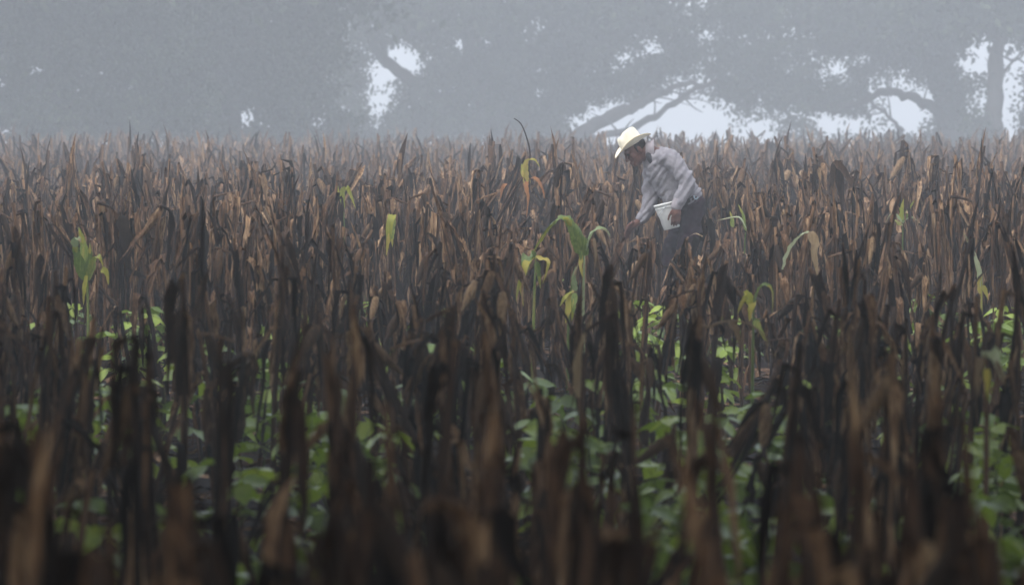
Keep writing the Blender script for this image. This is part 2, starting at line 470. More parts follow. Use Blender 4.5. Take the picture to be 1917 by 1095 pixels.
# ------------------------------------------------------------------ dead maize: the individuals (the 300 that show largest)
rng = random.Random(7)
taken = []
def free(x, y, r):
    return all((x - a) ** 2 + (y - b) ** 2 > r * r for a, b in taken[-1500:])
key = [  # px, row of the top, distance, prototype, breadth: stalks one can pick out in the photograph
    (265, 640, 12.2, 0, 1.3), (290, 690, 13.5, 14, 1.2), (520, 690, 11.6, 15, 1.5), (395, 640, 14.5, 1, 1.1), (130, 600, 17.0, 2, 1.2), (655, 610, 15.0, 16, 1.3), (685, 665, 14.0, 3, 1.2),
    (815, 650, 13.5, 4, 1.4), (935, 775, 10.6, 14, 1.4), (1065, 790, 10.4, 5, 1.3), (1130, 500, 22.0, 6, 1.3), (1100, 600, 21.0, 17, 1.0), (1290, 600, 17.5, 7, 1.2), (1440, 650, 15.5, 8, 1.3),
    (1600, 500, 24.0, 18, 1.4), (1610, 560, 21.0, 0, 1.3), (1665, 660, 15.5, 9, 1.2), (1885, 520, 21.0, 1, 1.3), (1820, 560, 20.5, 10, 1.2), (1740, 600, 18.0, 2, 1.1), (60, 560, 19.0, 3, 1.2),
    (20, 740, 10.5, 4, 1.4), (100, 815, 9.6, 5, 1.5), (60, 900, 8.6, 16, 1.4), (380, 900, 8.9, 6, 1.5), (330, 1000, 7.8, 7, 1.3), (450, 960, 8.2, 8, 1.3), (560, 930, 8.6, 15, 1.3), (740, 870, 9.2, 9, 1.4),
    (830, 960, 8.2, 0, 1.4), (900, 900, 8.8, 11, 1.2), (1050, 960, 8.2, 12, 1.3), (1120, 930, 8.5, 1, 1.2), (1290, 940, 8.4, 2, 1.5), (1260, 1010, 7.7, 17, 1.4), (1540, 830, 9.8, 3, 1.5), (1580, 780, 10.6, 14, 1.1),
    (1500, 1000, 7.8, 4, 1.3), (1740, 880, 9.0, 5, 1.6), (1760, 760, 11.0, 16, 1.2), (1850, 930, 8.5, 6, 1.4), (1690, 1060, 7.4, 7, 1.3), (1330, 800, 10.6, 15, 1.0), (1400, 760, 11.8, 8, 1.1), (1200, 760, 11.8, 10, 1.0),
    (620, 860, 9.4, 12, 1.1), (640, 1000, 7.8, 13, 1.4), (150, 1050, 7.4, 0, 1.3), (240, 980, 8.0, 3, 1.2), (970, 1070, 7.3, 9, 1.2), (780, 1060, 7.4, 2, 1.2), (10, 1040, 7.5, 1, 1.2), (1430, 870, 9.3, 11, 1.0), (1800, 1080, 7.3, 4, 1.2), (1560, 950, 8.2, 16, 1.2)]
stalks = []   # (px, row, d, proto, root)
for (px, row, d, pi, sx) in key:
    p = W(px, row, d)
    h = p.z - ground_z(d)
    root = place_stalk(pi if pi < 10 or 14 <= pi < 19 else pi - 9, (p.x, d, ground_z(d)), rng.uniform(0, 6.28), sx * .62, max(.5, h), (rng.uniform(-.04, .04), rng.uniform(-.04, .04)))
    taken.append((p.x, d)); stalks.append((px, row, d, pi if pi < 10 or 14 <= pi < 19 else pi - 9, root))

N_IND = 300
rest = []      # stalks that go into the mass: (x, y, z, rot, sx, sz, leanx, leany, proto)
cells = []
d = 7.0
DENS = 7.0
y0 = 7.0
while y0 < 150:
    dy = .36
    half = .0906 * y0 * 1.22 + .8
    nx = int(2 * half * dy * DENS * (1.5 if y0 < 22 else 1.15 if y0 < 60 else .6)) + 1
    for k in range(nx):
        for attempt in range(5):
            x = rng.uniform(-half, half); y = y0 + rng.uniform(0, dy)
            if free(x, y, .14 if y < 22 else .17): break
        else:
            continue
        h = rng.gauss(.82 if y < 32 else .90, .14)
        if rng.random() < (.06 if y < 70 else .14): h += rng.uniform(.08, .30)
        if y > 60: h *= 1 + .07 * (math.sin(x * 1.7 + y * .35) + math.sin(x * .83 - y * .21 + 2))
        h = min(1.4, max(.5, h))
        if y < 12: h = min(h, 1.02 + .02 * (y - 7))
        elif y < 42: h = min(h, 1.08)
        px = 958.5 + x / y * F
        pi = rng.randrange(10) if y < 16 and rng.random() < .7 else rng.randrange(14, 19) if y < 16 else rng.randrange(len(styles) if y < 45 else 19)
        row = HOR + (EYE - ground_z(y) - h * (1.18 if styles[pi] == 'snapped' else 1.05)) * F / y
        if blocked(px, row, y, rng): continue
        if (x - W(1290, 0, FARM_D).x) ** 2 + (y - FARM_D) ** 2 < .42 ** 2: continue
        taken.append((x, y))
        rot = rng.uniform(0, 6.283)
        sx = rng.uniform(.5, .82) if y < 20 else rng.uniform(.65, 1.0) if y < 50 else rng.uniform(1.0, 1.5) if y < 90 else rng.uniform(1.2, 2.0); lk = .30 if rng.random() < .12 else .08; lean = (rng.gauss(0, lk), rng.gauss(0, lk))
        inview = 15 < px < 1902 and row < 1075
        if inview and len(stalks) < N_IND:
            stalks.append((px, row, y, pi, place_stalk(pi, (x, y, ground_z(y)), rot, sx, h, lean)))
        else:
            rest.append((x, y, ground_z(y), rot, sx, h, lean[0], lean[1], pi))
    y0 += dy
print('individual stalks', len(stalks), 'to', max(s[2] for s in stalks), 'mass', len(rest))

# labels: by depth band, then counted from the left
stalks.sort(key=lambda s: s[2])
bands = ['blurred corn stalk along the bottom edge', 'blurred corn stalk in the near foreground', 'soft-focus corn stalk behind the nearest ones',
         'brown corn stalk in the lower field', 'dead corn stalk low in mid field', 'dead corn stalk in mid field', 'dead corn stalk high in mid field', 'dead corn stalk in the upper field']
per = -(-len(stalks) // len(bands))
for j, text in enumerate(bands):
    grp = sorted(stalks[j * per:(j + 1) * per], key=lambda s: s[0])
    for k, s in enumerate(grp):
        tag(s[4], f"{text}, {STYLE_TEXT[styles[s[3]]]}, {ordinal(k + 1)} from left", 'corn stalk', 'dead corn stalks standing in the near field')

# ------------------------------------------------------------------ dead maize: the mass behind, one mesh
def tri_proto(pr, keys):
    Vs, Ts, part, mats = [], [], [], []
    off = 0
    for k, (nm, Vp, Fp, mk) in enumerate(pr):
        Vs.extend([tuple(v) for v in Vp])
        for f in Fp:
            for j in range(1, len(f) - 1):
                Ts.append((off + f[0], off + f[j], off + f[j + 1])); part.append(k); mats.append(keys.index(mk))
        off += len(Vp)
    return np.array(Vs, np.float32), np.array(Ts, np.int32), np.array(part), np.array(mats)

def joined(name, items, high, low, keys, lod_d, seed):
    rs = np.random.RandomState(seed)
    tp = [tri_proto(p, keys) for p in high]; tl = [tri_proto(p, keys) for p in low]
    VV, TT, TI, MM = [], [], [], []
    off = 0
    for (x, y, z, rot, sx, sz, lx, ly, pi) in items:
        V_, T_, part, mats = (tp if y < lod_d else tl)[pi]
        m = np.array(Matrix.LocRotScale(Vector((x, y, z)), Matrix.Rotation(rot, 3, 'Z').to_quaternion(), Vector((sx, sx, sz))), np.float32)
        v = V_ @ m[:3, :3].T
        v[:, 0] += v[:, 2] * ly; v[:, 1] += v[:, 2] * lx
        VV.append(v + m[:3, 3]); TT.append(T_ + off); off += len(V_)
        tint = rs.rand(part.max() + 1) * .75 + rs.rand() * .35
        TI.append(tint[part]); MM.append(mats)
    VV = np.concatenate(VV); TT = np.concatenate(TT); TI = np.concatenate(TI); MM = np.concatenate(MM)
    return mesh_np(name, VV, TT, [M[k] for k in keys], MM, TI)

def mesh_np(name, VV, TT, mats, MM=None, TI=None, smooth=True):
    me = bpy.data.meshes.new(name)
    me.vertices.add(len(VV)); me.vertices.foreach_set('co', np.ascontiguousarray(VV, np.float32).ravel())
    me.loops.add(len(TT) * 3); me.loops.foreach_set('vertex_index', np.ascontiguousarray(TT, np.int32).ravel())
    me.polygons.add(len(TT))
    me.polygons.foreach_set('loop_start', np.arange(0, len(TT) * 3, 3, dtype=np.int32))
    for m in mats: me.materials.append(m)
    if MM is not None: me.polygons.foreach_set('material_index', np.ascontiguousarray(MM, np.int32))
    if smooth: me.polygons.foreach_set('use_smooth', np.ones(len(TT), bool))
    if TI is not None:
        a = me.attributes.new('tint', 'FLOAT', 'FACE'); a.data.foreach_set('value', np.ascontiguousarray(TI, np.float32))
    me.update(calc_edges=True); me.validate()
    print(name, len(TT), 'triangles')
    return me

field = obj('dead_corn_field', joined('dead_corn_field', rest, protos, protos_low, ['stem', 'leaf', 'husk'], 62, 3))
tag(field, 'mass of dead brown corn stalks filling the field back into the fog', 'corn field', kind='stuff')

# fallen leaves on the soil
lit = []
lrng = random.Random(21)
lit_protos = []
for k in range(6):
    pa = leaf_path((0, 0, .01), 0, lrng.uniform(.25, .5), R(12), R(-10), .8, 5, lrng, .2)
    pa = [Vector((p.x, p.y, max(.008, p.z))) for p in pa]
    lit_protos.append([('leaf', *ribbon(pa, .05, Vector((0, 1, 0)), lrng, .2, lrng.uniform(-1, 1), .15), 'leaf')])
for k in range(5200):
    y = 6.5 + 42 * lrng.random() ** .7
    x = lrng.uniform(-1, 1) * (.0906 * y * 1.2 + .6)
    lit.append((x, y, 0, lrng.uniform(0, 6.28), lrng.uniform(.7, 1.2), 1, 0, 0, lrng.randrange(6)))
o = obj('leaf_litter', joined('leaf_litter', lit, lit_protos, lit_protos, ['leaf'], 999, 5))
tag(o, 'fallen dry corn leaves covering the dark soil between stalks', 'leaf litter', kind='stuff')

# ------------------------------------------------------------------ maize plants one can pick out: leaves still green, yellow or tan
def special(name, label, d, base_px, stem, leaves, stem_mat='stem', stem_r=.011, cat='corn plant', group=None):
    b = W(base_px, 0, d); b.z = ground_z(d)
    root = empty(name, b)
    srng = random.Random(base_px + int(d * 10))
    if stem:
        pts = [Vector((0, 0, 0))] + [W(px, py, d + (dd if False else 0), dd) - b for (px, py, dd) in stem]
        dense = smooth_path(pts, 4)
        obj('stem', mesh_from('stem', *tube(dense, [stem_r * (1 - .65 * i / (len(dense) - 1)) for i in range(len(dense))], 7), M[stem_mat]), root)
    for (pts, width, mk, side) in leaves:
        P = smooth_path([W(px, py, d, dd) - b for (px, py, dd) in pts], 5)
        sdv = Vector(side) if side else Vector((.35, .9, .1))
        Vr, Fr = ribbon(P, width * (1.0 if mk in ('green', 'yellow', 'palegreen') else .75), sdv, srng, .22, srng.uniform(-.6, .6), .11, taper=1.7, base=.4)
        lo_ = obj('leaf', mesh_from('leaf', Vr, Fr, M[mk]), root)
        if mk in ('green', 'yellow', 'palegreen') and len(P) > 8:
            k0 = int(len(P) * .55)
            Vs, Fs = ribbon([q + Vector((0, -.006, -.004)) for q in P[k0:]], width * .45, sdv, srng, .3, srng.uniform(-.9, .9), .2, taper=1.3, base=.3)
            obj('dry_edge', mesh_from('dry_edge', Vs, Fs, M['tan' if mk == 'palegreen' else 'yellow']), lo_)
    tag(root, label, cat, group)
    return root

def smooth_path(pts, k):
    out = []
    n = len(pts)
    for i in range(n - 1):
        p0, p1, p2, p3 = pts[max(0, i - 1)], pts[i], pts[i + 1], pts[min(n - 1, i + 2)]
        for j in range(k):
            t = j / k
            out.append(.5 * ((2 * p1) + (p2 - p0) * t + (2 * p0 - 5 * p1 + 4 * p2 - p3) * t * t + (3 * p1 - p0 - 3 * p2 + p3) * t ** 3))
    out.append(pts[-1].copy())
    return out

FACE = (.95, .2, .3); SIDE = (.3, .9, .2)
special('green_corn_plant', 'green corn plant with one broad leaf arching over, left of the man', 35, 1092,
        [(1092, 560, 0), (1094, 478, 0)],
        [([(1094, 492, 0), (1088, 450, -.02), (1072, 415, -.06), (1050, 405, -.1), (1025, 425, -.14), (1008, 452, -.16), (992, 480, -.17)], .10, 'green', (.5, .75, .35)),
         ([(1096, 480, 0), (1080, 440, -.07), (1064, 412, -.12), (1052, 404, -.12)], .10, 'green', (.9, .3, .2)),
         ([(1098, 470, 0), (1108, 440, .05), (1124, 429, .08), (1138, 436, .1), (1144, 455, .1)], .05, 'palegreen', (.2, .9, .3)),
         ([(1088, 475, 0), (1087, 500, -.03), (1092, 520, -.03)], .03, 'yellow', FACE),
         ([(1112, 445, -.04), (1115, 475, -.05), (1113, 505, -.05)], .034, 'tan', FACE)], 'palegreen', .013)
special('yellowing_corn_plant', 'yellow-green corn plant with limp hanging leaves, left of the arching leaf', 34.6, 996,
        [(1000, 560, 0), (1003, 478, 0)],
        [([(1003, 482, 0), (990, 481, -.03), (982, 500, -.06), (976, 530, -.07), (980, 572, -.07)], .085, 'green', FACE),
         ([(1000, 484, 0), (985, 495, -.08), (972, 530, -.1), (966, 562, -.1)], .05, 'yellow', FACE),
         ([(1003, 480, 0), (1015, 486, -.02), (1026, 488, -.04), (1024, 505, -.05), (1016, 530, -.05)], .035, 'yellow', FACE),
         ([(1004, 490, .02), (1008, 510, .02), (1012, 540, .02)], .04, 'green', FACE)], 'green', .012)
special('yellow_corn_plant', 'wilted yellow and green corn plant right of the limp green one', 33.5, 1062,
        [(1066, 570, 0), (1078, 500, 0)],
        [([(1078, 545, 0), (1074, 520, -.03), (1082, 495, -.04)], .04, 'palegreen', FACE), ([(1075, 545, 0), (1058, 556, -.05), (1048, 572, -.06)], .03, 'yellow', FACE),
         ([(1068, 550, -.02), (1064, 580, -.05), (1058, 604, -.05)], .05, 'yellow', FACE), ([(1076, 548, -.02), (1072, 575, -.05), (1070, 600, -.05)], .04, 'green', FACE)], 'green', .011)
special('tall_yellow_corn_plant', 'tall corn plant with orange and yellow leaves and bare curved tip above the field', 51, 990,
        [(991, 420, 0), (990, 330, 0), (992, 285, 0), (985, 255, 0), (975, 232, 0), (962, 222, 0)],
        [([(991, 345, 0), (984, 320, -.04), (986, 303, -.06), (1000, 299, -.06), (1010, 312, -.06)], .055, 'yellow', FACE),
         ([(990, 340, 0), (984, 345, -.05), (988, 372, -.06), (985, 410, -.06)], .07, 'orange', FACE),
         ([(992, 335, 0), (1004, 335, -.04), (1014, 350, -.05), (1020, 372, -.05)], .06, 'orange', FACE),
         ([(991, 320, 0), (981, 308, -.03), (978, 325, -.05), (982, 345, -.05)], .05, 'yellow', FACE)], 'stem', .012)
special('green_corn_plant', 'green corn shoot with a pale torn leaf at the left side', 34.5, 165,
        [(164, 560, 0), (162, 510, 0)],
        [([(163, 525, 0), (150, 490, -.03), (142, 462, -.05), (140, 447, -.05)], .075, 'green', FACE), ([(141, 462, -.07), (146, 446, -.08), (154, 452, -.09)], .06, 'palegreen', FACE),
         ([(163, 520, 0), (158, 470, 0), (153, 445, 0), (147, 425, 0)], .06, 'green', FACE), ([(164, 515, 0), (168, 480, 0), (168, 455, 0)], .05, 'green', FACE),
         ([(165, 525, 0), (178, 485, -.03), (188, 482, -.05), (194, 500, -.05)], .05, 'green', FACE), ([(190, 505, -.05), (200, 510, -.05), (204, 532, -.05)], .045, 'yellow', FACE),
         ([(162, 515, -.03), (158, 545, -.05), (157, 570, -.05)], .03, 'yellow', FACE)], 'green', .012)
special('green_corn_plant', 'bright green corn shoot with one bent leaf, left of the field\'s centre', 45.5, 645, [(645, 440, 0), (642, 400, 0)],
        [([(642, 410, 0), (634, 370, 0), (632, 342, 0)], .05, 'green', FACE), ([(641, 400, 0), (641, 365, -.04), (650, 352, -.05), (658, 368, -.05), (666, 390, -.05)], .06, 'yellow', FACE)], 'green', .009)
special('green_corn_plant', 'corn stalk with one hanging yellow-green leaf below the left-centre shoot', 39.5, 732, [(733, 440, 0), (738, 395, 0)],
        [([(738, 402, 0), (730, 415, -.04), (727, 450, -.05), (723, 478, -.05)], .06, 'yellow', FACE), ([(738, 410, 0), (734, 440, -.05), (735, 462, -.05)], .04, 'green', FACE)], 'stem', .011)
special('green_corn_plant', 'thin green corn shoot with three slender leaves, right of the man', 44.5, 1392, [(1394, 470, 0), (1396, 435, 0)],
        [([(1397, 432, 0), (1392, 405, 0), (1382, 382, 0)], .035, 'green', FACE), ([(1372, 425, 0), (1370, 408, 0), (1366, 395, 0)], .035, 'green', FACE),
         ([(1398, 428, -.03), (1385, 406, -.05), (1364, 407, -.06), (1340, 413, -.06)], .028, 'palegreen', SIDE), ([(1397, 420, -.03), (1408, 426, -.05), (1412, 432, -.05)], .04, 'palegreen', SIDE)], 'green', .009)
special('green_corn_plant', 'green corn shoot with short leaves fanning out at the right', 44.5, 1690, [(1690, 470, 0), (1690, 412, 0)],
        [([(1690, 415, 0), (1689, 392, 0), (1692, 372, 0)], .05, 'yellow', FACE), ([(1690, 418, 0), (1700, 395, 0), (1712, 375, 0)], .04, 'green', FACE),
         ([(1690, 415, 0), (1678, 400, -.05), (1664, 402, -.08), (1656, 418, -.08)], .05, 'palegreen', SIDE), ([(1690, 420, 0), (1672, 412, -.1), (1660, 425, -.12)], .045, 'green', SIDE),
         ([(1691, 418, 0), (1702, 408, -.05), (1714, 412, -.07), (1720, 426, -.07)], .05, 'palegreen', SIDE)], 'green', .01)
special('green_corn_plant', 'arched pale green leaf with a tan hanging tip, right of the man', 34.5, 1466, [(1466, 560, 0), (1468, 500, 0)],
        [([(1467, 505, 0), (1478, 472, 0), (1495, 447, 0), (1512, 436, 0), (1520, 440, 0)], .07, 'palegreen', (.45, .8, .3)),
         ([(1517, 434, 0), (1524, 455, -.02), (1526, 485, -.03), (1533, 530, -.03)], .085, 'tan', FACE)], 'stem', .010)
special('green_corn_plant', 'yellow-green corn plant with a hooked leaf below the arched pale leaf', 28.5, 1408, [(1410, 640, 0), (1412, 560, 0)],
        [([(1412, 580, 0), (1420, 545, 0), (1433, 534, 0), (1445, 545, 0), (1446, 585, 0)], .045, 'green', (.3, .9, .2)), ([(1411, 570, 0), (1400, 552, -.05), (1388, 562, -.07), (1378, 590, -.07)], .06, 'yellow', (.6, .6, .3)),
         ([(1412, 565, 0), (1406, 575, -.05), (1402, 600, -.06)], .05, 'yellow', FACE), ([(1412, 600, -.03), (1424, 620, -.05), (1436, 640, -.05)], .035, 'green', FACE)], 'green', .011)
special('pale_corn_plant', 'corn stalk with wide pale green and yellow drooping leaves near the right edge', 18.6, 1846, [(1848, 760, 0), (1846, 665, 0)],
        [([(1846, 672, 0), (1856, 658, -.03), (1868, 685, -.04), (1882, 722, -.04)], .05, 'palegreen', FACE), ([(1846, 670, 0), (1834, 672, -.03), (1828, 710, -.04), (1830, 745, -.04)], .05, 'tan', FACE),
         ([(1847, 690, -.03), (1846, 715, -.05), (1848, 750, -.05)], .028, 'yellow', FACE)], 'stem', .012)
special('pale_corn_plant', 'slender pale leaf curving down to a yellow stalk near the right', 36.5, 1838, [(1838, 560, 0), (1838, 525, 0)],
        [([(1838, 540, 0), (1832, 500, 0), (1820, 465, 0), (1804, 436, 0)], .04, 'palegreen', FACE), ([(1838, 535, 0), (1845, 545, 0), (1850, 560, 0)], .04, 'yellow', FACE), ([(1836, 550, 0), (1834, 525, 0), (1842, 508, 0)], .035, 'yellow', FACE)], 'yellow', .010)
special('tan_corn_stalk', 'corn stalk with one tall pale tan leaf standing upright near the centre', 20.6, 1088, [(1090, 760, 0), (1100, 640, 0)],
        [([(1086, 745, 0), (1082, 690, -.02), (1090, 640, -.03), (1112, 586, -.03)], .055, 'tan', FACE), ([(1100, 640, 0), (1108, 670, -.03), (1110, 720, -.03)], .03, 'leaf', FACE)], 'stem', .012)
special('black_corn_stalk', 'black rotten corn stalk with an orange husk showing at its side', 35, 375, [(376, 480, 0), (377, 405, 0), (380, 385, 0), (376, 368, 0)],
        [([(374, 500, 0), (372, 440, -.02), (379, 402, -.02), (376, 372, -.02)], .10, 'dark', FACE), ([(378, 420, -.03), (384, 460, -.05), (381, 510, -.05)], .09, 'dark', FACE),
         ([(369, 446, -.09), (371, 470, -.1), (373, 494, -.09)], .045, 'orange', FACE), ([(376, 480, -.02), (372, 530, -.05), (378, 590, -.05)], .13, 'dark', FACE)], 'dark', .018)
special('black_corn_stalk', 'dark folded corn stalk with a limb hanging to the right, left side', 34.6, 232, [(228, 500, 0), (226, 425, 0), (227, 404, 0)],
        [([(228, 405, 0), (238, 425, -.02), (256, 455, -.04), (278, 478, -.05)], .035, 'dark', FACE), ([(228, 404, 0), (234, 440, -.05), (238, 480, -.06), (236, 515, -.06)], .12, 'dark', FACE),
         ([(224, 410, -.02), (218, 440, -.04), (222, 480, -.05)], .05, 'leaf', FACE), ([(240, 508, -.03), (262, 514, -.06), (292, 528, -.08)], .05, 'dark', (.1, .3, .9))], 'dark', .016)
special('arched_corn_stalk', 'thin tan dry stalk bowed over in an arch, right of centre', 24, 1300, [(1306, 640, 0), (1330, 612, 0), (1365, 601, 0), (1400, 606, 0), (1425, 622, 0), (1445, 650, 0)],
        [([(1365, 601, 0), (1380, 625, -.03), (1384, 660, -.03)], .05, 'tan', FACE)], 'tan', .007)
special('dark_corn_stalk', 'dark broken corn stalk with two stubs in front of the man\'s leg', 40, 1322, [(1318, 500, 0), (1322, 440, 0), (1325, 408, 0)],
        [([(1322, 440, 0), (1316, 415, -.03), (1320, 400, -.03)], .05, 'leaf', FACE), ([(1324, 410, 0), (1334, 440, -.04), (1332, 500, -.05)], .08, 'dark', FACE), ([(1318, 450, 0), (1304, 445, -.04), (1298, 480, -.05), (1302, 530, -.05)], .09, 'dark', FACE),
         ([(1316, 442, -.04), (1302, 436, -.06), (1290, 442, -.06)], .03, 'tan', SIDE)], 'dark', .016)
special('folded_corn_stalk', 'folded corn stalk with drooping brown leaf under the white bucket', 45, 1222, [(1222, 500, 0), (1222, 440, 0), (1228, 404, 0)],
        [([(1228, 404, 0), (1236, 425, -.03), (1240, 450, -.04)], .05, 'leaf', FACE), ([(1227, 405, 0), (1218, 425, -.03), (1212, 455, -.04)], .06, 'husk', FACE),
         ([(1205, 455, -.04), (1190, 445, -.05), (1172, 462, -.05)], .045, 'tan', SIDE), ([(1206, 450, -.04), (1208, 480, -.06), (1210, 510, -.06)], .05, 'tan', FACE)], 'stem', .012)
special('folded_corn_stalk', 'tall folded corn stalk with a long slanting leaf at the right', 47, 1560, [(1562, 400, 0), (1562, 330, 0), (1561, 302, 0)],
        [([(1561, 302, 0), (1578, 320, -.03), (1596, 350, -.04), (1606, 378, -.04)], .09, 'leaf', FACE), ([(1561, 304, 0), (1557, 340, -.04), (1558, 385, -.05)], .06, 'husk', FACE), ([(1564, 310, .03), (1575, 350, .03), (1578, 400, .03)], .12, 'leaf', FACE)], 'stem', .013)
special('folded_corn_stalk', 'tall flat-topped dry corn stalk left of the slanting-leaf one', 47.5, 1526, [(1528, 400, 0), (1528, 330, 0), (1529, 310, 0)],
        [([(1529, 309, 0), (1523, 325, -.03), (1520, 370, -.04)], .06, 'leaf', FACE), ([(1530, 311, 0), (1534, 335, -.03), (1533, 385, -.04)], .05, 'husk', FACE)], 'stem', .012)
special('bare_corn_stalk', 'thin bare dry stalk bent at the tip, left of the tall yellow plant', 50, 955, [(957, 400, 0), (960, 340, 0), (962, 318, 0), (956, 302, 0)],
        [([(958, 360, 0), (966, 375, -.02), (964, 410, -.03)], .04, 'leaf', FACE), ([(950, 345, 0), (940, 355, -.02), (938, 400, -.03)], .05, 'orange', FACE)], 'dark', .008)
special('folded_corn_stalk', 'corn stalk with a flat top hooked over to the right, left side', 44, 489, [(490, 420, 0), (490, 350, 0), (489, 324, 0), (498, 321, 0), (512, 317, 0)],
        [([(489, 326, 0), (496, 350, -.03), (500, 395, -.04)], .08, 'husk', FACE), ([(488, 330, 0), (482, 360, -.03), (484, 410, -.04)], .06, 'leaf', FACE)], 'stem', .015)

# ------------------------------------------------------------------ bean plants climbing between the stalks
def leaflet(L, Wd, rng_):
    V_, F_ = [], []
    prof = [(0, .15), (.18, .85), (.42, 1.0), (.7, .66), (.9, .25), (1, .02)]
    for s, w in prof:
        x = s * L
        z = -.22 * L * s * s + rng_.uniform(-.03, .03) * L
        V_ += [Vector((x, -w * Wd / 2, z + .10 * Wd)), Vector((x, 0, z)), Vector((x, w * Wd / 2, z + .10 * Wd))]
    for i in range(len(prof) - 1):
        for k in range(2):
            F_.append((i * 3 + k, i * 3 + k + 1, i * 3 + k + 4, i * 3 + k + 3))
    return V_, F_

def bean_leaf(seed):
    r_ = random.Random(seed)
    V_, F_ = tube([(0, 0, 0), (.03, 0, .02), (.075, 0, .028)], [.002, .0018, .0015], 4, False)
    for ang, dist in ((0, .095), (R(95), .07), (R(-95), .07)):
        v, f = leaflet(r_.uniform(.085, .11), r_.uniform(.065, .085), r_)
        m = Matrix.Translation((dist if ang == 0 else .072, 0, .028)) @ Matrix.Rotation(ang + r_.uniform(-.2, .2), 4, 'Z') @ Matrix.Rotation(R(r_.uniform(0, 28)), 4, 'Y') @ Matrix.Rotation(R(r_.uniform(-22, 22)), 4, 'X')
        off = len(V_)
        V_ = V_ + [m @ q for q in v]; F_ = F_ + [tuple(i + off for i in q) for q in f]
    return mesh_from('bean_leaf', V_, F_, M['bean'])
bean_leaves = [bean_leaf(40 + i) for i in range(6)]

def proto_bean(seed):
    r_ = random.Random(seed)
    root = empty('bean_plant')
    lean = Vector((r_.uniform(-.1, .1), r_.uniform(-.1, .1), 0))
    pts = [Vector((0, 0, 0)) + lean * (i / 5) + Vector((r_.uniform(-.03, .03), r_.uniform(-.03, .03), .5 * i / 5)) for i in range(6)]
    pts[0] = Vector((0, 0, 0))
    obj('vine', mesh_from('bean_vine', *tube(pts, [.006, .005, .005, .004, .003, .002], 5), M['vine']), root)
    for k in range(13):
        s = .2 + .8 * (k + r_.random()) / 13
        i = min(4, int(s * 5)); p = pts[i].lerp(pts[i + 1], s * 5 - i)
        o = obj('leaf', r_.choice(bean_leaves), root)
        az = k * 2.4 + r_.uniform(-.5, .5)
        o.location = p + Vector((math.cos(az), math.sin(az), 0)) * r_.uniform(.0, .07)
        o.rotation_euler = (r_.uniform(-.35, .35), r_.uniform(-.25, .55), az)
        o.scale = [r_.uniform(.75, 1.2)] * 3
    return root
bprotos = [proto_bean(60 + i) for i in range(6)]
brng = random.Random(11)
placed = []
for i, (bx, by, bh, bs) in enumerate(beans):
    d = (EYE - bh) * F / (by - HOR)
    root = bprotos[i] if i < 6 else copy_tree(bprotos[i % 6])
    p = W(bx, by, d)
    root.location = (p.x, d, ground_z(d) - .005)
    root.rotation_euler = (0, 0, brng.uniform(0, 6.28))
    s = (bh + .02) / .53
    root.scale = (s * (.8 + .3 * bs), s * (.8 + .3 * bs), s)
    placed.append((bx, by, d, root))
lo = 0
for hi, text in ((14.5, 'leafy green bean plant along the bottom edge'), (20, 'soft-focus green bean plant among the foreground stalks'),
                 (27, 'green bean plant in the middle of the field'), (99, 'green bean plant in the upper field, at the stalks\' feet')):
    grp = sorted([b for b in placed if lo <= b[2] < hi], key=lambda b: b[0]); lo = hi
    for k, b in enumerate(grp):
        tag(b[3], f"{text}, {ordinal(k + 1)} from the left", 'bean plant', 'bean plants growing between the corn')

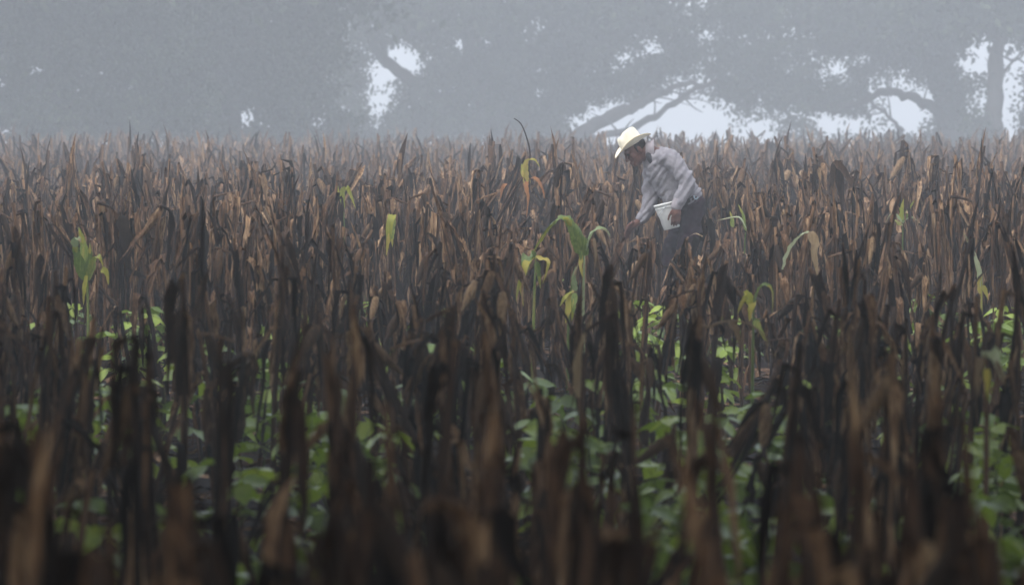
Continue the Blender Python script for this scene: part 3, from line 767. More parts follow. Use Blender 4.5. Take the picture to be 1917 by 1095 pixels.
# ------------------------------------------------------------------ the trees beyond the field
gaps = [(742, 124, 30, 22, 1), (728, 118, 40, 24, .8), (762, 122, 16, 14, .8), (760, 105, 26, 16, .8), (712, 172, 32, 20, 1), (706, 198, 12, 9, .9), (668, 75, 20, 14, .6), (640, 48, 14, 10, .6), (605, 12, 26, 18, .6), (715, 45, 14, 10, .7),
        (900, 28, 42, 26, .8), (870, 82, 22, 12, .9), (940, 62, 20, 12, .7), (985, 35, 22, 30, .6), (1000, 55, 30, 20, .4), (820, 20, 20, 12, .6), (800, 108, 20, 8, .7), (748, 78, 10, 8, .5),
        (458, 70, 12, 9, .7), (145, 168, 10, 8, .7), (122, 184, 20, 10, .7), (20, 125, 22, 9, .6), (62, 118, 9, 7, .7), (470, 105, 12, 9, .4), (455, 205, 14, 9, .6), (470, 232, 18, 9, .7), (615, 130, 10, 8, .6),
        (800, 268, 22, 8, .6), (1078, 232, 14, 12, .9), (1100, 262, 16, 12, .8),
        (1300, 222, 78, 46, 1), (1262, 190, 34, 22, 1), (1250, 160, 20, 10, .8), (1220, 205, 28, 12, 1), (1170, 232, 40, 16, 1), (1125, 218, 22, 9, .8), (1120, 258, 40, 14, 1), (1380, 232, 40, 26, .75), (1440, 250, 50, 22, .7), (1415, 182, 22, 14, .7),
        (1162, 110, 14, 12, .8), (1195, 95, 22, 10, .7), (1215, 82, 16, 8, .7), (1180, 55, 10, 8, .5), (1300, 22, 16, 12, .7), (1312, 8, 8, 10, .7), (1340, 130, 22, 8, .4), (1400, 100, 10, 8, .4), (1290, 145, 26, 10, .6),
        (1578, 118, 24, 15, .9), (1552, 125, 16, 8, .8), (1530, 152, 14, 10, .6), (1490, 132, 14, 8, .7), (1605, 165, 26, 10, .6), (1510, 65, 20, 10, .5), (1530, 45, 12, 8, .5), (1480, 40, 10, 7, .5),
        (1690, 148, 20, 26, .9), (1690, 170, 36, 14, .8), (1735, 188, 24, 10, .9), (1640, 155, 14, 8, .7), (1720, 212, 34, 16, .95), (1650, 205, 16, 12, .8), (1582, 224, 22, 16, .8), (1640, 238, 30, 16, .8), (1575, 248, 20, 10, .6), (1770, 235, 16, 12, .8), (1690, 232, 20, 8, .6), (1785, 250, 16, 8, .7),
        (1835, 72, 22, 18, .95), (1815, 62, 26, 16, .7), (1842, 107, 20, 12, 1), (1800, 25, 30, 14, .6), (1760, 22, 14, 10, .6), (1780, 45, 20, 10, .5), (1895, 95, 26, 20, .8), (1912, 105, 14, 26, .9), (1885, 152, 18, 26, 1), (1905, 170, 16, 12, .8), (1890, 218, 22, 28, .9), (1882, 245, 14, 20, .9), (1835, 195, 12, 10, .7), (1822, 212, 12, 8, .7), (1470, 205, 14, 9, .6), (1520, 235, 22, 12, .6)]

_g = random.Random(77)
gaps += [(_g.uniform(-40, 1900), 240 * _g.random() ** .8, _g.uniform(4, 12), _g.uniform(3, 8), .8) for _ in range(110)]
def leaf_cloud(centres, n_per, spread, size, rs):
    """centres (N,3) -> leaf diamonds"""
    N = len(centres) * n_per
    c = np.repeat(centres, n_per, 0) + rs.normal(0, 1, (N, 3)) * np.array(spread)
    L = rs.uniform(size[0], size[1], N)[:, None]
    ax = rs.normal(0, 1, (N, 3)); ax[:, 2] -= .5; ax /= np.linalg.norm(ax, axis=1)[:, None]
    b = rs.normal(0, 1, (N, 3)); b -= ax * (b * ax).sum(1)[:, None]; b /= np.linalg.norm(b, axis=1)[:, None]
    v = np.stack([c, c + ax * L * .45 + b * L * .26, c + ax * L, c + ax * L * .45 - b * L * .26], 1).reshape(-1, 3)
    i = np.arange(N)[:, None] * 4
    t = np.concatenate([i + np.array([[0, 1, 2]]), i + np.array([[0, 2, 3]])], 1).reshape(-1, 3)
    ti = np.repeat(rs.rand(N), 2)
    return v, t, ti

TS = .95
def tree(label, d, base_px, limbs, clumps, height, crown_w, seed, n_in, n_up):
    """limbs: (points (px, row, depth), radius at start, radius at end); clumps: (px, row, half width, half height, weight) of leaf mass inside the frame"""
    rs = np.random.RandomState(seed)
    d *= TS; height *= TS; crown_w *= TS
    b = W(base_px, 0, d); b.z = ground_z(d) - .2
    root = empty('broadleaf_tree', b)
    first = True
    for (pts, r0, r1) in limbs:
        P = smooth_path([(W(px, py, d, dd * TS) - b) for (px, py, dd) in pts], 5)
        if first: P[0] = Vector((0, 0, -.3))
        P = [p + Vector(rs.normal(0, .045, 3)) for p in P]
        n = len(P)
        if not first:
            for tw in range(5):
                i0 = rs.randint(n // 4, n - 1)
                q0 = P[i0]; dr = Vector((rs.normal(0, .8), rs.normal(0, .5), rs.normal(.35, .6))).normalized()
                ln = rs.uniform(.7, 1.8) * TS
                q1 = q0 + dr * ln * .5 + Vector(rs.normal(0, .08, 3)); q2 = q1 + (dr + Vector(rs.normal(0, .35, 3))) * ln * .5
                tw_p = smooth_path([q0, q1, q2], 3)
                obj('twig', mesh_from('twig', *tube(tw_p, [.045 * TS * (1 - .75 * i / (len(tw_p) - 1)) for i in range(len(tw_p))], 5), M['bark']), root)
        obj('trunk' if first else 'branch', mesh_from('trunk', *tube(P, [TS * (r0 + (r1 - r0) * i / (n - 1)) * rs.uniform(.86, 1.14) for i in range(n)], 10), M['bark']), root)
        first = False
    wts = np.array([c[4] * c[2] * c[3] for c in clumps], float); wts /= wts.sum()
    cs = []
    pick = rs.choice(len(clumps), int(n_in * .62), p=wts)
    for k in pick:
        cx, cyy, hw, hh, _ = clumps[k]
        u = rs.normal(0, 1, 3); u /= np.linalg.norm(u); u *= rs.rand() ** .4
        px, py = cx + u[0] * hw, cyy + u[1] * hh
        ok = True
        for (gx, gy, gw, gh, p) in gaps:
            if ((px - gx) / (gw + 14)) ** 2 + ((py - gy) / (gh + 13)) ** 2 < 1 + rs.normal(0, .5) and rs.rand() < p * .96:
                ok = False; break
        if not ok: continue
        q = W(px, py, d) - b
        cs.append((q.x, u[2] * hw / F * d * .8, q.z))
    v1, t1, i1 = leaf_cloud(np.array(cs), 22, (.19, .3, .12), (.13, .25), rs)
    # the crown above the frame
    cs = []
    zc = height * .62
    while len(cs) < n_up:
        u = rs.uniform(-1, 1, 3)
        if (u ** 2).sum() > 1: continue
        z = zc + u[2] * height * .42
        if z < 5.6 * TS: continue
        lump = math.sin(u[0] * 9 + seed) + math.sin(u[1] * 8 + seed * 2) + math.sin(u[2] * 7 + seed * 3)
        if lump < -.9: continue
        cs.append((u[0] * crown_w, u[1] * crown_w * .8, z))
    v2, t2, i2 = leaf_cloud(np.array(cs), 12, (.45, .45, .36), (.30, .46), rs)
    me = mesh_np('crown', np.concatenate([v1, v2]), np.concatenate([t1, t2 + len(v1)]), [M['tree']], None, np.concatenate([i1, i2]), smooth=False)
    o = obj('crown', me, root); o['kind'] = 'stuff'
    tag(root, label, 'tree', 'trees behind the field in the fog')
    return root

tree('darkest broad tree filling the far left of the foggy background', 168, 120,
     [([(120, 300, 0), (122, 200, 0), (110, 60, 0), (130, -200, 0)], .55, .2), ([(118, 160, 0), (200, 60, .5), (300, -20, 1)], .22, .08), ([(115, 120, 0), (40, 40, -.5), (-60, -10, -1)], .2, .08)],
     [(60, 60, 220, 160, 1), (200, 100, 200, 170, 1.2), (-60, 150, 160, 130, 1), (260, 190, 150, 90, 1.0), (90, 220, 180, 60, .9)], 13, 6.5, 1, 5200, 1500)
tree('dense dark tree left of centre without visible branches', 180, 430,
     [([(430, 300, 0), (428, 180, 0), (440, 40, 0), (430, -200, 0)], .5, .2), ([(430, 130, 0), (520, 40, .4), (620, -20, .8)], .2, .07)],
     [(380, 70, 180, 150, 1.1), (500, 80, 160, 140, 1.1), (530, 180, 110, 90, 1), (400, 200, 160, 80, 1), (580, 60, 80, 100, .8), (500, 240, 130, 34, 1.1), (610, 235, 60, 40, 1.0)], 13, 6.0, 2, 5200, 1400)
tree('spreading tree at the centre with long limbs reaching over the man', 215, 940,
     [([(940, 300, 0), (935, 240, 0), (900, 150, 0), (880, 20, 0), (900, -250, 0)], .75, .25),
      ([(905, 235, 0), (850, 205, -.3), (790, 165, -.5), (735, 125, -.6), (700, 85, -.6), (680, 30, -.6)], .36, .14),
      ([(985, 290, -.2), (1060, 270, -.6), (1130, 225, -.9), (1190, 200, -1.0), (1225, 180, -1), (1270, 160, -1), (1330, 162, -1)], .34, .07),
      ([(1080, 272, -.7), (1120, 258, -.9), (1180, 242, -1.1), (1230, 215, -1.2), (1275, 185, -1.2), (1300, 165, -1.2), (1340, 150, -1.2)], .17, .07),
      ([(1255, 200, -1.2), (1268, 180, -1.2), (1275, 160, -1.2)], .06, .03), ([(895, 130, 0), (980, 40, .5), (1060, -40, .8)], .3, .1)],
     [(680, 60, 110, 100, 1), (700, 170, 110, 90, 1), (820, 80, 120, 100, 1), (850, 190, 130, 85, 1.2), (960, 150, 130, 110, 1.3), (1050, 190, 90, 80, 1), (1060, 60, 140, 110, 1.1), (1180, 90, 120, 90, 1), (1190, 150, 80, 45, .8), (730, 238, 120, 42, 1.1), (1290, 130, 70, 40, .8), (1000, 245, 100, 35, .8)], 14.5, 8.0, 3, 7600, 2000)
tree('tree right of the bright gap with a crooked bare limb', 215, 1775,
     [([(1780, 300, 0), (1778, 240, 0), (1760, 130, 0), (1740, 10, 0), (1720, -250, 0)], .7, .25),
      ([(1785, 235, -.3), (1755, 212, -.6), (1725, 192, -.8), (1690, 178, -.9), (1650, 172, -1), (1605, 192, -1), (1560, 200, -1), (1520, 205, -1)], .24, .08),
      ([(1690, 245, -.7), (1660, 218, -.8), (1630, 200, -.9)], .09, .05), ([(1762, 130, 0), (1660, 70, -.5), (1540, 40, -1), (1420, 50, -1.4)], .26, .08)],
     [(1360, 60, 130, 90, 1), (1480, 70, 140, 100, 1.1), (1600, 60, 130, 90, 1.1), (1420, 150, 110, 60, 1), (1540, 170, 100, 60, .9), (1700, 80, 110, 90, 1.1), (1770, 180, 60, 95, 1.3), (1640, 140, 90, 60, .9), (1500, 210, 80, 40, .7), (1610, 215, 80, 30, .6), (1380, 185, 70, 40, .8), (1800, 245, 60, 35, .9), (1420, 235, 60, 30, .4), (1560, 255, 130, 18, .6), (1700, 262, 100, 12, .5)], 14.5, 8.0, 4, 7000, 2000)
tree('slender upright tree trunk with open crown at the right edge', 205, 1866,
     [([(1866, 300, 0), (1862, 240, 0), (1862, 140, 0), (1868, 40, 0), (1872, -80, 0), (1880, -220, 0)], .36, .16), ([(1864, 95, 0), (1895, 55, .2), (1917, 20, .3), (1950, -40, .4)], .10, .04), ([(1864, 150, 0), (1898, 115, -.2), (1925, 90, -.3)], .06, .03), ([(1862, 80, 0), (1835, 40, .2), (1800, 0, .3)], .1, .04)],
     [(1870, 20, 70, 50, 1), (1930, 60, 60, 60, .8), (1900, 130, 40, 40, .5), (1930, 200, 50, 60, .8), (1900, 260, 40, 20, .7), (1820, 20, 50, 40, .8), (1840, 150, 30, 30, .5), (1835, 240, 30, 40, .8), (1990, 120, 70, 100, 1)], 12, 4.0, 5, 1500, 900)

# four unseen trees added beside and behind the camera to keep the foreground dark
def added_shade_tree(label, x, y, reach, height, seed):
    rs = np.random.RandomState(seed)
    root = empty('added_shade_tree', (x, y, ground_z(y) - .1))
    P = smooth_path([Vector((0, 0, -.2)), Vector((.1, .2, 2.5)), Vector((-x * .08, .3, 6)), Vector((-x * .15, .4, height * .8))], 5)
    obj('trunk', mesh_from('trunk', *tube(P, [.55 - .4 * i / (len(P) - 1) for i in range(len(P))], 12), M['bark']), root)
    for k in range(7):
        a = k * .9 + rs.rand()
        e = Vector((math.cos(a) * reach * .8, math.sin(a) * reach * .8, height * rs.uniform(.6, .8)))
        st = P[9 + k % 5]
        q = smooth_path([st, st.lerp(e, .5) + Vector((0, 0, .6)), e], 5)
        obj('branch', mesh_from('branch', *tube(q, [.2 - .15 * i / (len(q) - 1) for i in range(len(q))], 8), M['bark']), root)
    cs = []
    while len(cs) < 2600:
        u = rs.uniform(-1, 1, 3)
        if (u ** 2).sum() > 1: continue
        cs.append((u[0] * reach, u[1] * reach, height * .66 + u[2] * height * .34))
    v, t, ti = leaf_cloud(np.array(cs), 10, (.6, .6, .4), (.35, .55), rs)
    o = obj('crown', mesh_np('crown', v, t, [M['tree']], None, ti, smooth=False), root); o['kind'] = 'stuff'
    tag(root, label, 'tree', 'unseen trees added to shade the near field')
added_shade_tree('unseen big tree added left of the camera to shade the foreground', -6.5, 4.0, 12.0, 15.0, 31)
added_shade_tree('unseen big tree added behind the camera to shade the foreground', 5.0, -6.0, 13.0, 14.0, 33)
added_shade_tree('unseen big tree added left of the near field to shade it', -10.0, 17.0, 12.0, 14.5, 34)
added_shade_tree('unseen big tree added right of the near field to shade it', 9.0, 14.0, 12.5, 15.5, 32)

# ------------------------------------------------------------------ the man
from mathutils import noise as mnoise
def C(cx, cyy, dy=0.0):
    """point of the figure from an enlarged view of the photograph (804 px per metre), dy = metres behind the figure's middle plane"""
    return W(1050 + cx / 3.65, 200 + cyy / 3.65, FARM_D, dy)

def limb(pts, radii, n=14):
    """closed rounded tapering tube"""
    P = smooth_path([Vector(p) for p in pts], 4) if len(pts) > 2 else [Vector(pts[0]).lerp(Vector(pts[1]), i / 4) for i in range(5)]
    m = len(P); q = len(radii) - 1
    rr = []
    for i in range(m):
        f = i / (m - 1) * q; k = min(q - 1, int(f)); rr.append(radii[k] + (radii[k + 1] - radii[k]) * (f - k))
    t0 = (P[0] - P[1]).normalized(); t1 = (P[-1] - P[-2]).normalized()
    pre = [(P[0] + t0 * rr[0] * s, rr[0] * c) for s, c in ((.98, .12), (.8, .6), (.5, .87))]
    post = [(P[-1] + t1 * rr[-1] * s, rr[-1] * c) for s, c in ((.5, .87), (.8, .6), (.98, .12))]
    return tube([a for a, _ in pre] + P + [a for a, _ in post], [r for _, r in pre] + rr + [r for _, r in post], n)

def ellipsoid(c, ax, n=14, m=9):
    V_, F_ = [], []
    for i in range(m + 1):
        a = math.pi * (i + (.04 if i == 0 else -.04 if i == m else 0)) / m
        for k in range(n):
            b = 2 * math.pi * k / n
            V_.append(Vector(c) + ax[0] * (math.sin(a) * math.cos(b)) + ax[1] * (math.sin(a) * math.sin(b)) + ax[2] * math.cos(a))
    for i in range(m):
        for k in range(n):
            k2 = (k + 1) % n
            F_.append((i * n + k, (i + 1) * n + k, (i + 1) * n + k2, i * n + k2))
    F_.append(tuple(range(n))); F_.append(tuple(m * n + k for k in range(n))[::-1])
    return V_, F_

def loft(rings, n=20, p=2.3):
    """rings: (centre, half vector u, half vector v)"""
    V_, F_ = [], []
    for c, u, v in rings:
        for k in range(n):
            a = 2 * math.pi * k / n
            ca, sa = math.cos(a), math.sin(a)
            V_.append(Vector(c) + u * (math.copysign(abs(ca) ** (2 / p), ca)) + v * (math.copysign(abs(sa) ** (2 / p), sa)))
    for i in range(len(rings) - 1):
        for k in range(n):
            k2 = (k + 1) % n
            F_.append((i * n + k, i * n + k2, (i + 1) * n + k2, (i + 1) * n + k))
    F_.append(tuple(range(n))[::-1]); F_.append(tuple((len(rings) - 1) * n + k for k in range(n)))
    return V_, F_

def fuse(name, shapes, voxel, mat, origin, smooth_it=6, fold=None):
    V_, F_ = [], []
    for v, f in shapes:
        off = len(V_); V_ += [Vector(q) - origin for q in v]; F_ += [tuple(i + off for i in q) for q in f]
    me = mesh_from(name, V_, F_)
    import bmesh
    bm = bmesh.new(); bm.from_mesh(me); bmesh.ops.recalc_face_normals(bm, faces=bm.faces); bm.to_mesh(me); bm.free()
    o = bpy.data.objects.new('tmp', me); COL.objects.link(o)
    md = o.modifiers.new('r', 'REMESH'); md.mode = 'VOXEL'; md.voxel_size = voxel
    if smooth_it:
        sm = o.modifiers.new('s', 'SMOOTH'); sm.factor = .5; sm.iterations = smooth_it
    dg = bpy.context.evaluated_depsgraph_get()
    out = bpy.data.meshes.new_from_object(o.evaluated_get(dg))
    bpy.data.objects.remove(o)
    out.name = name
    if fold:
        nr = [v.normal.copy() for v in out.vertices]
        for v, nn in zip(out.vertices, nr):
            v.co += nn * fold(v.co)
    out.materials.clear(); out.materials.append(mat)
    out.polygons.foreach_set('use_smooth', [True] * len(out.polygons))
    out.update()
    return out

MAN = C(850, 1396, 0); MAN.z = ground_z(FARM_D)
man = empty('person', MAN)
tag(man, 'man in straw hat and grey shirt stooping among the corn with a bucket', 'person')

yaw = R(14)
HU = Vector((-.52, 0, .85)).normalized()
HF = Matrix.Rotation(yaw, 3, HU) @ Vector((-.85, 0, -.52)).normalized()   # face turned a little to the camera
HS = HU.cross(HF).normalized()
if HS.y > 0: HS = -HS                                                     # the near side
HC = C(512, 300, .02)
def H(f, u, s=0): return HC + HF * f + HU * u + HS * s

def hand(wr, palm_c, fdir, wdir, thumb_dir, curl, size=1.0):
    """palm and five bent fingers; fdir along the fingers, wdir across the knuckles towards the thumb, curl = bending direction"""
    sh = []
    fdir, wdir, curl = fdir.normalized(), wdir.normalized(), curl.normalized()
    nrm = fdir.cross(wdir).normalized()
    sh.append(limb([wr, wr.lerp(palm_c, .5), palm_c], [.030 * size, .031 * size, .03 * size]))
    sh.append(ellipsoid(palm_c, (fdir * .05 * size, wdir * .042 * size, nrm * .020 * size)))
    for k, (off, L) in enumerate(((.033, .072), (.011, .082), (-.011, .076), (-.032, .060))):
        b = palm_c + fdir * .036 * size + wdir * off * size
        L *= size
        k1 = b + fdir * L * .42 + curl * L * .06
        k2 = k1 + fdir * L * .30 + curl * L * .18
        k3 = k2 + fdir * L * .20 + curl * L * .20
        sh.append(limb([b, k1, k2, k3], [.0095 * size, .0090 * size, .0085 * size, .0072 * size], 10))
    tb = palm_c - fdir * .018 * size + wdir * .036 * size
    td = thumb_dir.normalized()
    sh.append(limb([tb, tb + td * .032 * size, tb + td * .052 * size + fdir * .012, tb + td * .058 * size + fdir * .030], [.0125 * size, .011 * size, .0098 * size, .008 * size], 10))
    return sh

# joints
NB = C(625, 300, .0); SHL = C(735, 345, -.185); SHR = C(628, 395, .16)
ELL = C(862, 520, -.25); WRL = C(785, 672, -.285)
ELR = C(598, 705, .10); WRR = C(528, 788, .05)
SP = [(C(885, 690), .125, .165), (C(825, 605), .135, .165), (C(770, 515), .145, .175), (C(712, 415), .145, .19), (C(672, 345), .115, .17), (C(630, 300), .065, .085)]
ax_s = (C(690, 395) - C(805, 585)).normalized()
PU = Vector((ax_s.z, 0, -ax_s.x)).normalized()      # across the trunk, towards the back
PV = Vector((-.22, 1, 0)).normalized()              # chest turned slightly to the camera
left_hand = hand(WRL, C(783, 722, -.30), C(778, 775, -.295) - C(783, 722, -.295), Vector((-1, -.1, .05)), Vector((-.55, .2, -.8)), Vector((0, 1, 0)))
right_hand = hand(WRR, C(492, 815, .035), C(440, 868, .02) - C(492, 815, .035), Vector((-.4, -.75, .55)), Vector((-.5, -.6, -.3)), Vector((.45, .1, -.9)))
body = [loft([(c, PU * a * .85, PV * w * .85) for c, a, w in SP]),
        limb([NB + Vector((.02, 0, -.03)), C(590, 300, .01), H(-.03, -.06)], [.062, .055, .058]),
        ellipsoid(H(-.005, .02), (HF * .098, HS * .076, HU * .105)),
        ellipsoid(H(.03, -.055), (HF * .062, HS * .058, HU * .062)),
        limb([H(.066, -.095, .012), H(.066, -.095, -.012)], [.023, .023]),
        limb([H(.093, .012), H(.108, -.022), H(.112, -.034)], [.009, .013, .014]),
        limb([H(.085, .022, .04), H(.094, .024, 0), H(.085, .022, -.04)], [.010, .012, .010]),
        limb([H(.082, -.066, .022), H(.094, -.066, 0), H(.082, -.066, -.022)], [.008, .010, .008]),
        limb([H(.082, -.080, .020), H(.091, -.081, 0), H(.082, -.080, -.020)], [.009, .010, .009]),
        ellipsoid(H(.055, -.025, .045), (HF * .03, HS * .022, HU * .03)), ellipsoid(H(.055, -.025, -.045), (HF * .03, HS * .022, HU * .03)),
        ellipsoid(H(-.012, -.005, .078), (HF * .018, HS * .009, HU * .033)), ellipsoid(H(-.012, -.005, -.078), (HF * .018, HS * .009, HU * .033)),
        limb([C(690, 370, -.10), SHL, ELL], [.06, .05, .042]), limb([ELL, WRL], [.042, .028]),
        limb([C(670, 370, .08), SHR, ELR], [.06, .05, .042]), limb([ELR, WRR], [.042, .028]),
        limb([C(898, 710, -.085), C(842, 1040, -.10), C(890, 1345, -.10)], [.08, .058, .042]), limb([C(878, 710, .085), C(752, 1000, .09), C(770, 1345, .10)], [.08, .058, .042])] + left_hand + right_hand
me = fuse('body', body, .0055, M['skin'], MAN, 3)
obj('body', me, man)
for s in (1, -1):
    obj('eye', mesh_from('eye', *[([Vector(v) - MAN for v in e[0]], e[1]) for e in [ellipsoid(H(.086, .004, .033 * s), (HF * .010, HS * .014, HU * .009))]][0], M['eye']), man)
hair = fuse('hair', [ellipsoid(H(-.028, .035), (HF * .084, HS * .083, HU * .085)), ellipsoid(H(-.07, -.02), (HF * .034, HS * .060, HU * .045)), limb([H(.008, .03, .074), H(.010, -.02, .076)], [.010, .006]), limb([H(.008, .03, -.074), H(.010, -.02, -.076)], [.010, .006])], .006, M['hair'], MAN, 2)
obj('hair', hair, man)

def shirt_fold(co):
    w = co
    a = mnoise.noise(Vector((w.x * 4 + w.z * 5, w.y * 5, (w.x * 20 - w.z * 13))))
    b = mnoise.noise(Vector((w.x * 16, w.y * 14, w.z * 34 + w.x * 20)))
    return .014 * (abs(a) * 2 - .5) + .004 * b
shirt_shapes = [loft([(C(880, 650, 0), PU * .12, PV * .165), (C(855, 625, 0), PU * .145, PV * .178)] + [(c, PU * a * 1.08 + PU * .008, PV * (w * 1.06)) for c, a, w in SP[1:]]),
                limb([C(690, 372, -.10), SHL, C(800, 425, -.225), ELL], [.09, .083, .075, .072]), limb([ELL, C(822, 600, -.27), WRL + Vector((0, 0, -.002))], [.070, .062, .050]),
                limb([C(672, 372, .08), SHR, C(618, 560, .14), ELR], [.09, .08, .070, .066]), limb([ELR, C(575, 735, .085), C(552, 765, .065)], [.066, .060, .050])]
obj('shirt', fuse('shirt', shirt_shapes, .009, M['shirt'], MAN, 5, shirt_fold), man)
# cuff of the near sleeve, shirt pocket flap and the collar
ca = (WRL - ELL).normalized()
obj('cuff', fuse('cuff', [limb([WRL - ca * .045, WRL + ca * .004], [.052, .050])], .006, M['collar'], MAN, 2), man)
col = []
ncol = 22
for k in range(ncol):
    a = R(35) + R(290) * k / (ncol - 1)
    t = (NB - C(590, 300, 0)).normalized()
    e1 = Vector((0, -1, 0)); e2 = t.cross(e1).normalized()
    if e2.z > 0: e2 = -e2
    dirv = e2 * math.cos(a) + e1 * math.sin(a)
    c0 = NB + Vector((-.015, 0, .0))
    col += [c0 - t * .045 + dirv * .062 + Vector((0, 0, .006)), c0 - t * .010 + dirv * .075, c0 + t * .025 + dirv * .098 + (e2 * .03 if k in (0, ncol - 1) else Vector((0, 0, 0)))]
cf = [(i * 3 + j, i * 3 + j + 1, i * 3 + j + 4, i * 3 + j + 3) for i in range(ncol - 1) for j in range(2)]
co = obj('collar', mesh_from('collar', [v - MAN for v in col], cf, M['collar']), man)
md = co.modifiers.new('s', 'SOLIDIFY'); md.thickness = .006
# dark vest showing at the open neck
obj('undershirt', fuse('undershirt', [ellipsoid(C(610, 356, -.045), (Vector((.028, 0, .012)), Vector((.0, .065, 0)), Vector((.025, 0, -.058))))], .006, M['under'], MAN, 2), man)
# trousers, belt and boots
tr = [loft([(C(812, 612), PU * .10, PV * .14), (C(840, 640), PU * .135, PV * .165), (C(885, 690), PU * .142, PV * .175), (C(880, 745), Vector((.125, 0, 0)), Vector((0, .17, 0))), (C(872, 790), Vector((.10, 0, 0)), Vector((0, .14, 0)))]),
      limb([C(905, 705, -.085), C(878, 880, -.10), C(842, 1040, -.105), C(868, 1200, -.10), C(890, 1350, -.10)], [.105, .098, .08, .075, .072]),
      limb([C(882, 705, .085), C(815, 870, .09), C(752, 1000, .09), C(762, 1200, .10), C(770, 1350, .10)], [.105, .098, .08, .075, .072])]
def trouser_fold(co):
    return .010 * mnoise.noise(Vector((co.x * 12, co.y * 12, co.z * 18))) + .006 * mnoise.noise(Vector((co.x * 30, co.y * 30, co.z * 40)))
obj('trousers', fuse('trousers', tr, .009, M['trouser'], MAN, 5, trouser_fold), man)
belt = [loft([(C(838, 640) + ax_s * s, PU * .150, PV * .180) for s in (-.018, .018)], 28)]
obj('belt', fuse('belt', belt, .007, M['belt'], MAN, 1), man)
ring = []
kc = C(918, 612, -.20)
for k in range(13):
    a = R(200) * k / 12 + R(150)
    ring.append(kc + Vector((math.cos(a) * .016, 0, math.sin(a) * .020)))
obj('belt_clip', mesh_from('belt_clip', *[(lambda q: ([v - MAN for v in q[0]], q[1]))(tube(ring, .006, 7))][0], M['metal']), man)
for bx, yy in ((890, -.10), (770, .10)):
    a = C(bx, 1350, yy); g = ground_z(FARM_D)
    toe = Vector((a.x - .19, a.y, g + .035)); heel = Vector((a.x + .045, a.y, g + .045))
    obj('boot', fuse('boot', [limb([heel, Vector((a.x - .06, a.y, g + .05)), toe], [.043, .048, .036]), limb([Vector((a.x, a.y, g + .06)), Vector((a.x, a.y, g + .17))], [.055, .056])], .008, M['boot'], MAN, 3), man)

# straw hat: crown with a pinched crease, curled brim
hat = empty('straw_hat', HC + HU * .052 - MAN); hat.parent = man
def hl(f, u, s): return HF * f + HU * u + HS * s
n = 40
cv, cfc = [], []
prof = [(0, 1.0, 1.0), (.03, .985, .985), (.06, .965, .95), (.09, .94, .90), (.115, .90, .83), (.130, .83, .73), (.137, .70, .58), (.137, .5, .40), (.135, .28, .22), (.134, .05, .05)]
for i, (u, kf, ks) in enumerate(prof):
    for k in range(n):
        a = 2 * math.pi * k / n
        f = .104 * kf * math.cos(a); s = .086 * ks * math.sin(a)
        uu = u
        if u > .06:
            w = (u - .06) / .077
            uu -= .040 * w * math.exp(-(s / .020) ** 2) * (1.0 if f > -.05 else .6)       # crease along the top
            uu -= .012 * w * (f / .1)                                                       # lower in front
            for sg in (1, -1):                                                              # front dents
                q = math.exp(-(((f - .055) / .03) ** 2 + ((s - sg * .052) / .022) ** 2))
                uu -= .022 * w * q; s -= sg * .016 * w * q
        cv.append(hl(f, uu, s))
for i in range(len(prof) - 1):
    for k in range(n):
        k2 = (k + 1) % n
        cfc.append((i * n + k, i * n + k2, (i + 1) * n + k2, (i + 1) * n + k))
cfc.append(tuple((len(prof) - 1) * n + k for k in range(n)))
o = obj('crown', mesh_from('hat_crown', cv, cfc, M['straw']), hat)
bv, bf = [], []
rings = [.0, .25, .5, .75, .93, 1.0]
for i, t in enumerate(rings):
    for k in range(n):
        a = 2 * math.pi * k / n
        f = (.098 + (.182 - .098) * t) * math.cos(a); s = (.080 + (.150 - .080) * t) * math.sin(a)
        u = .004 + .045 * t * t * abs(math.sin(a)) ** 2 - .022 * t * t * max(0, math.cos(a)) ** 2 - .004 * t * max(0, -math.cos(a))
        bv.append(hl(f, u, s))
for i in range(len(rings) - 1):
    for k in range(n):
        k2 = (k + 1) % n
        bf.append((i * n + k, i * n + k2, (i + 1) * n + k2, (i + 1) * n + k))
o = obj('brim', mesh_from('hat_brim', bv, bf, M['straw']), hat)
md = o.modifiers.new('s', 'SOLIDIFY'); md.thickness = .005
edge = [bv[(len(rings) - 1) * n + k] for k in range(n)] + [bv[(len(rings) - 1) * n]]
obj('brim_edge', mesh_from('hat_edge', *tube(edge, .0042, 6, False), M['straw_edge']), hat)

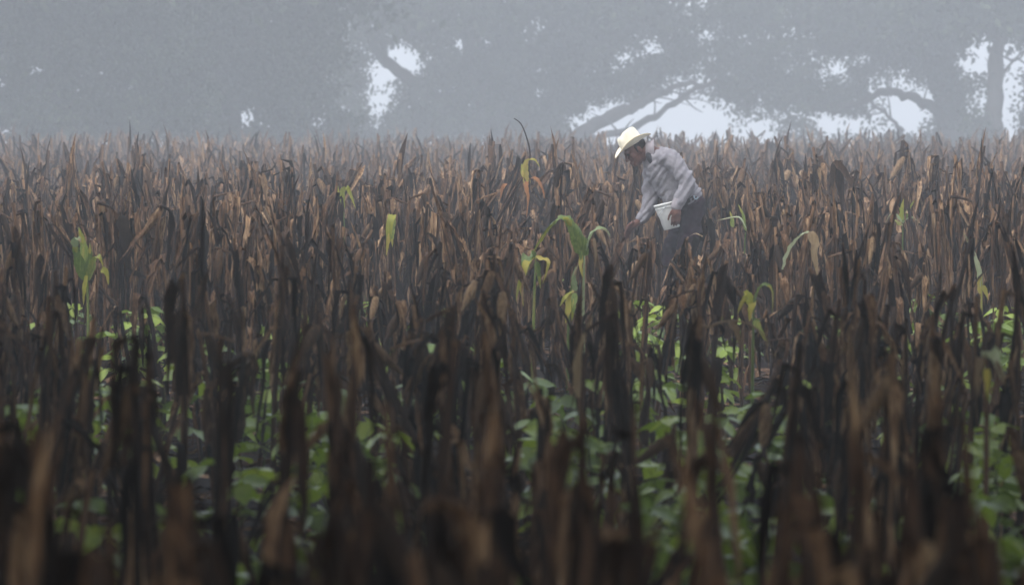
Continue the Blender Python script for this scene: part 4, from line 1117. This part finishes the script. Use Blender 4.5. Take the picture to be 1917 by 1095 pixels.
# white bucket held against the thigh
bt, bb = C(712, 656, -.150), C(757, 830, -.150)
bax = (bt - bb).normalized()
buck = empty('bucket', bb)
buck.rotation_euler = bax.to_track_quat('Z', 'Y').to_euler()
Hh = (bt - bb).length
tag(buck, 'white plastic bucket under the stooping man\'s hand', 'bucket')
prof = [(.001, 0), (.066, 0), (.0705, .006), (.098, Hh - .03), (.1, Hh - .003), (.098, Hh), (.095, Hh - .003), (.093, Hh - .03), (.066, .012), (.001, .010)]
obj('wall', mesh_from('bucket_wall', *lathe(prof, 36), M['plastic']), buck)
obj('rim', mesh_from('bucket_rim', *lathe([(.099, Hh - .016), (.106, Hh - .014), (.107, Hh - .002), (.103, Hh + .003), (.097, Hh + .001)], 36), M['plastic']), buck)
obj('rib', mesh_from('bucket_rib', *lathe([(.0955, Hh - .04), (.101, Hh - .038), (.101, Hh - .032), (.0965, Hh - .030)], 36), M['plastic']), buck)
hp = [Vector((.103 * math.cos(R(a)), .103 * math.sin(R(a)) * -.75, Hh - .02 - .09 * math.sin(R(a)))) + Vector((0, -.035 * math.sin(R(a)), 0)) for a in range(0, 181, 12)]
obj('handle', mesh_from('bucket_handle', *tube(hp, .0022, 6), M['wire']), buck)

# ------------------------------------------------------------------ haze
hv = [(x, y, z) for z in (-10.2, 19) for (x, y) in ((-950, -60), (950, -60), (950, 1150), (-950, 1150))]
hf = [(0, 3, 2, 1), (4, 5, 6, 7), (0, 1, 5, 4), (1, 2, 6, 5), (2, 3, 7, 6), (3, 0, 4, 7)]
hm = bpy.data.materials.new('haze_air'); hm.use_nodes = True
hn = hm.node_tree
for q in list(hn.nodes): hn.nodes.remove(q)
ho = hn.nodes.new('ShaderNodeOutputMaterial'); pv = hn.nodes.new('ShaderNodeVolumePrincipled')
pv.inputs['Color'].default_value = (.96, .98, 1.0, 1)
pv.inputs['Density'].default_value = HAZE_DENSITY
pv.inputs['Anisotropy'].default_value = HAZE_G
hn.links.new(pv.outputs[0], ho.inputs['Volume'])
haze = obj('haze', mesh_from('haze', hv, hf, hm, smooth=False))
haze['kind'] = 'stuff'
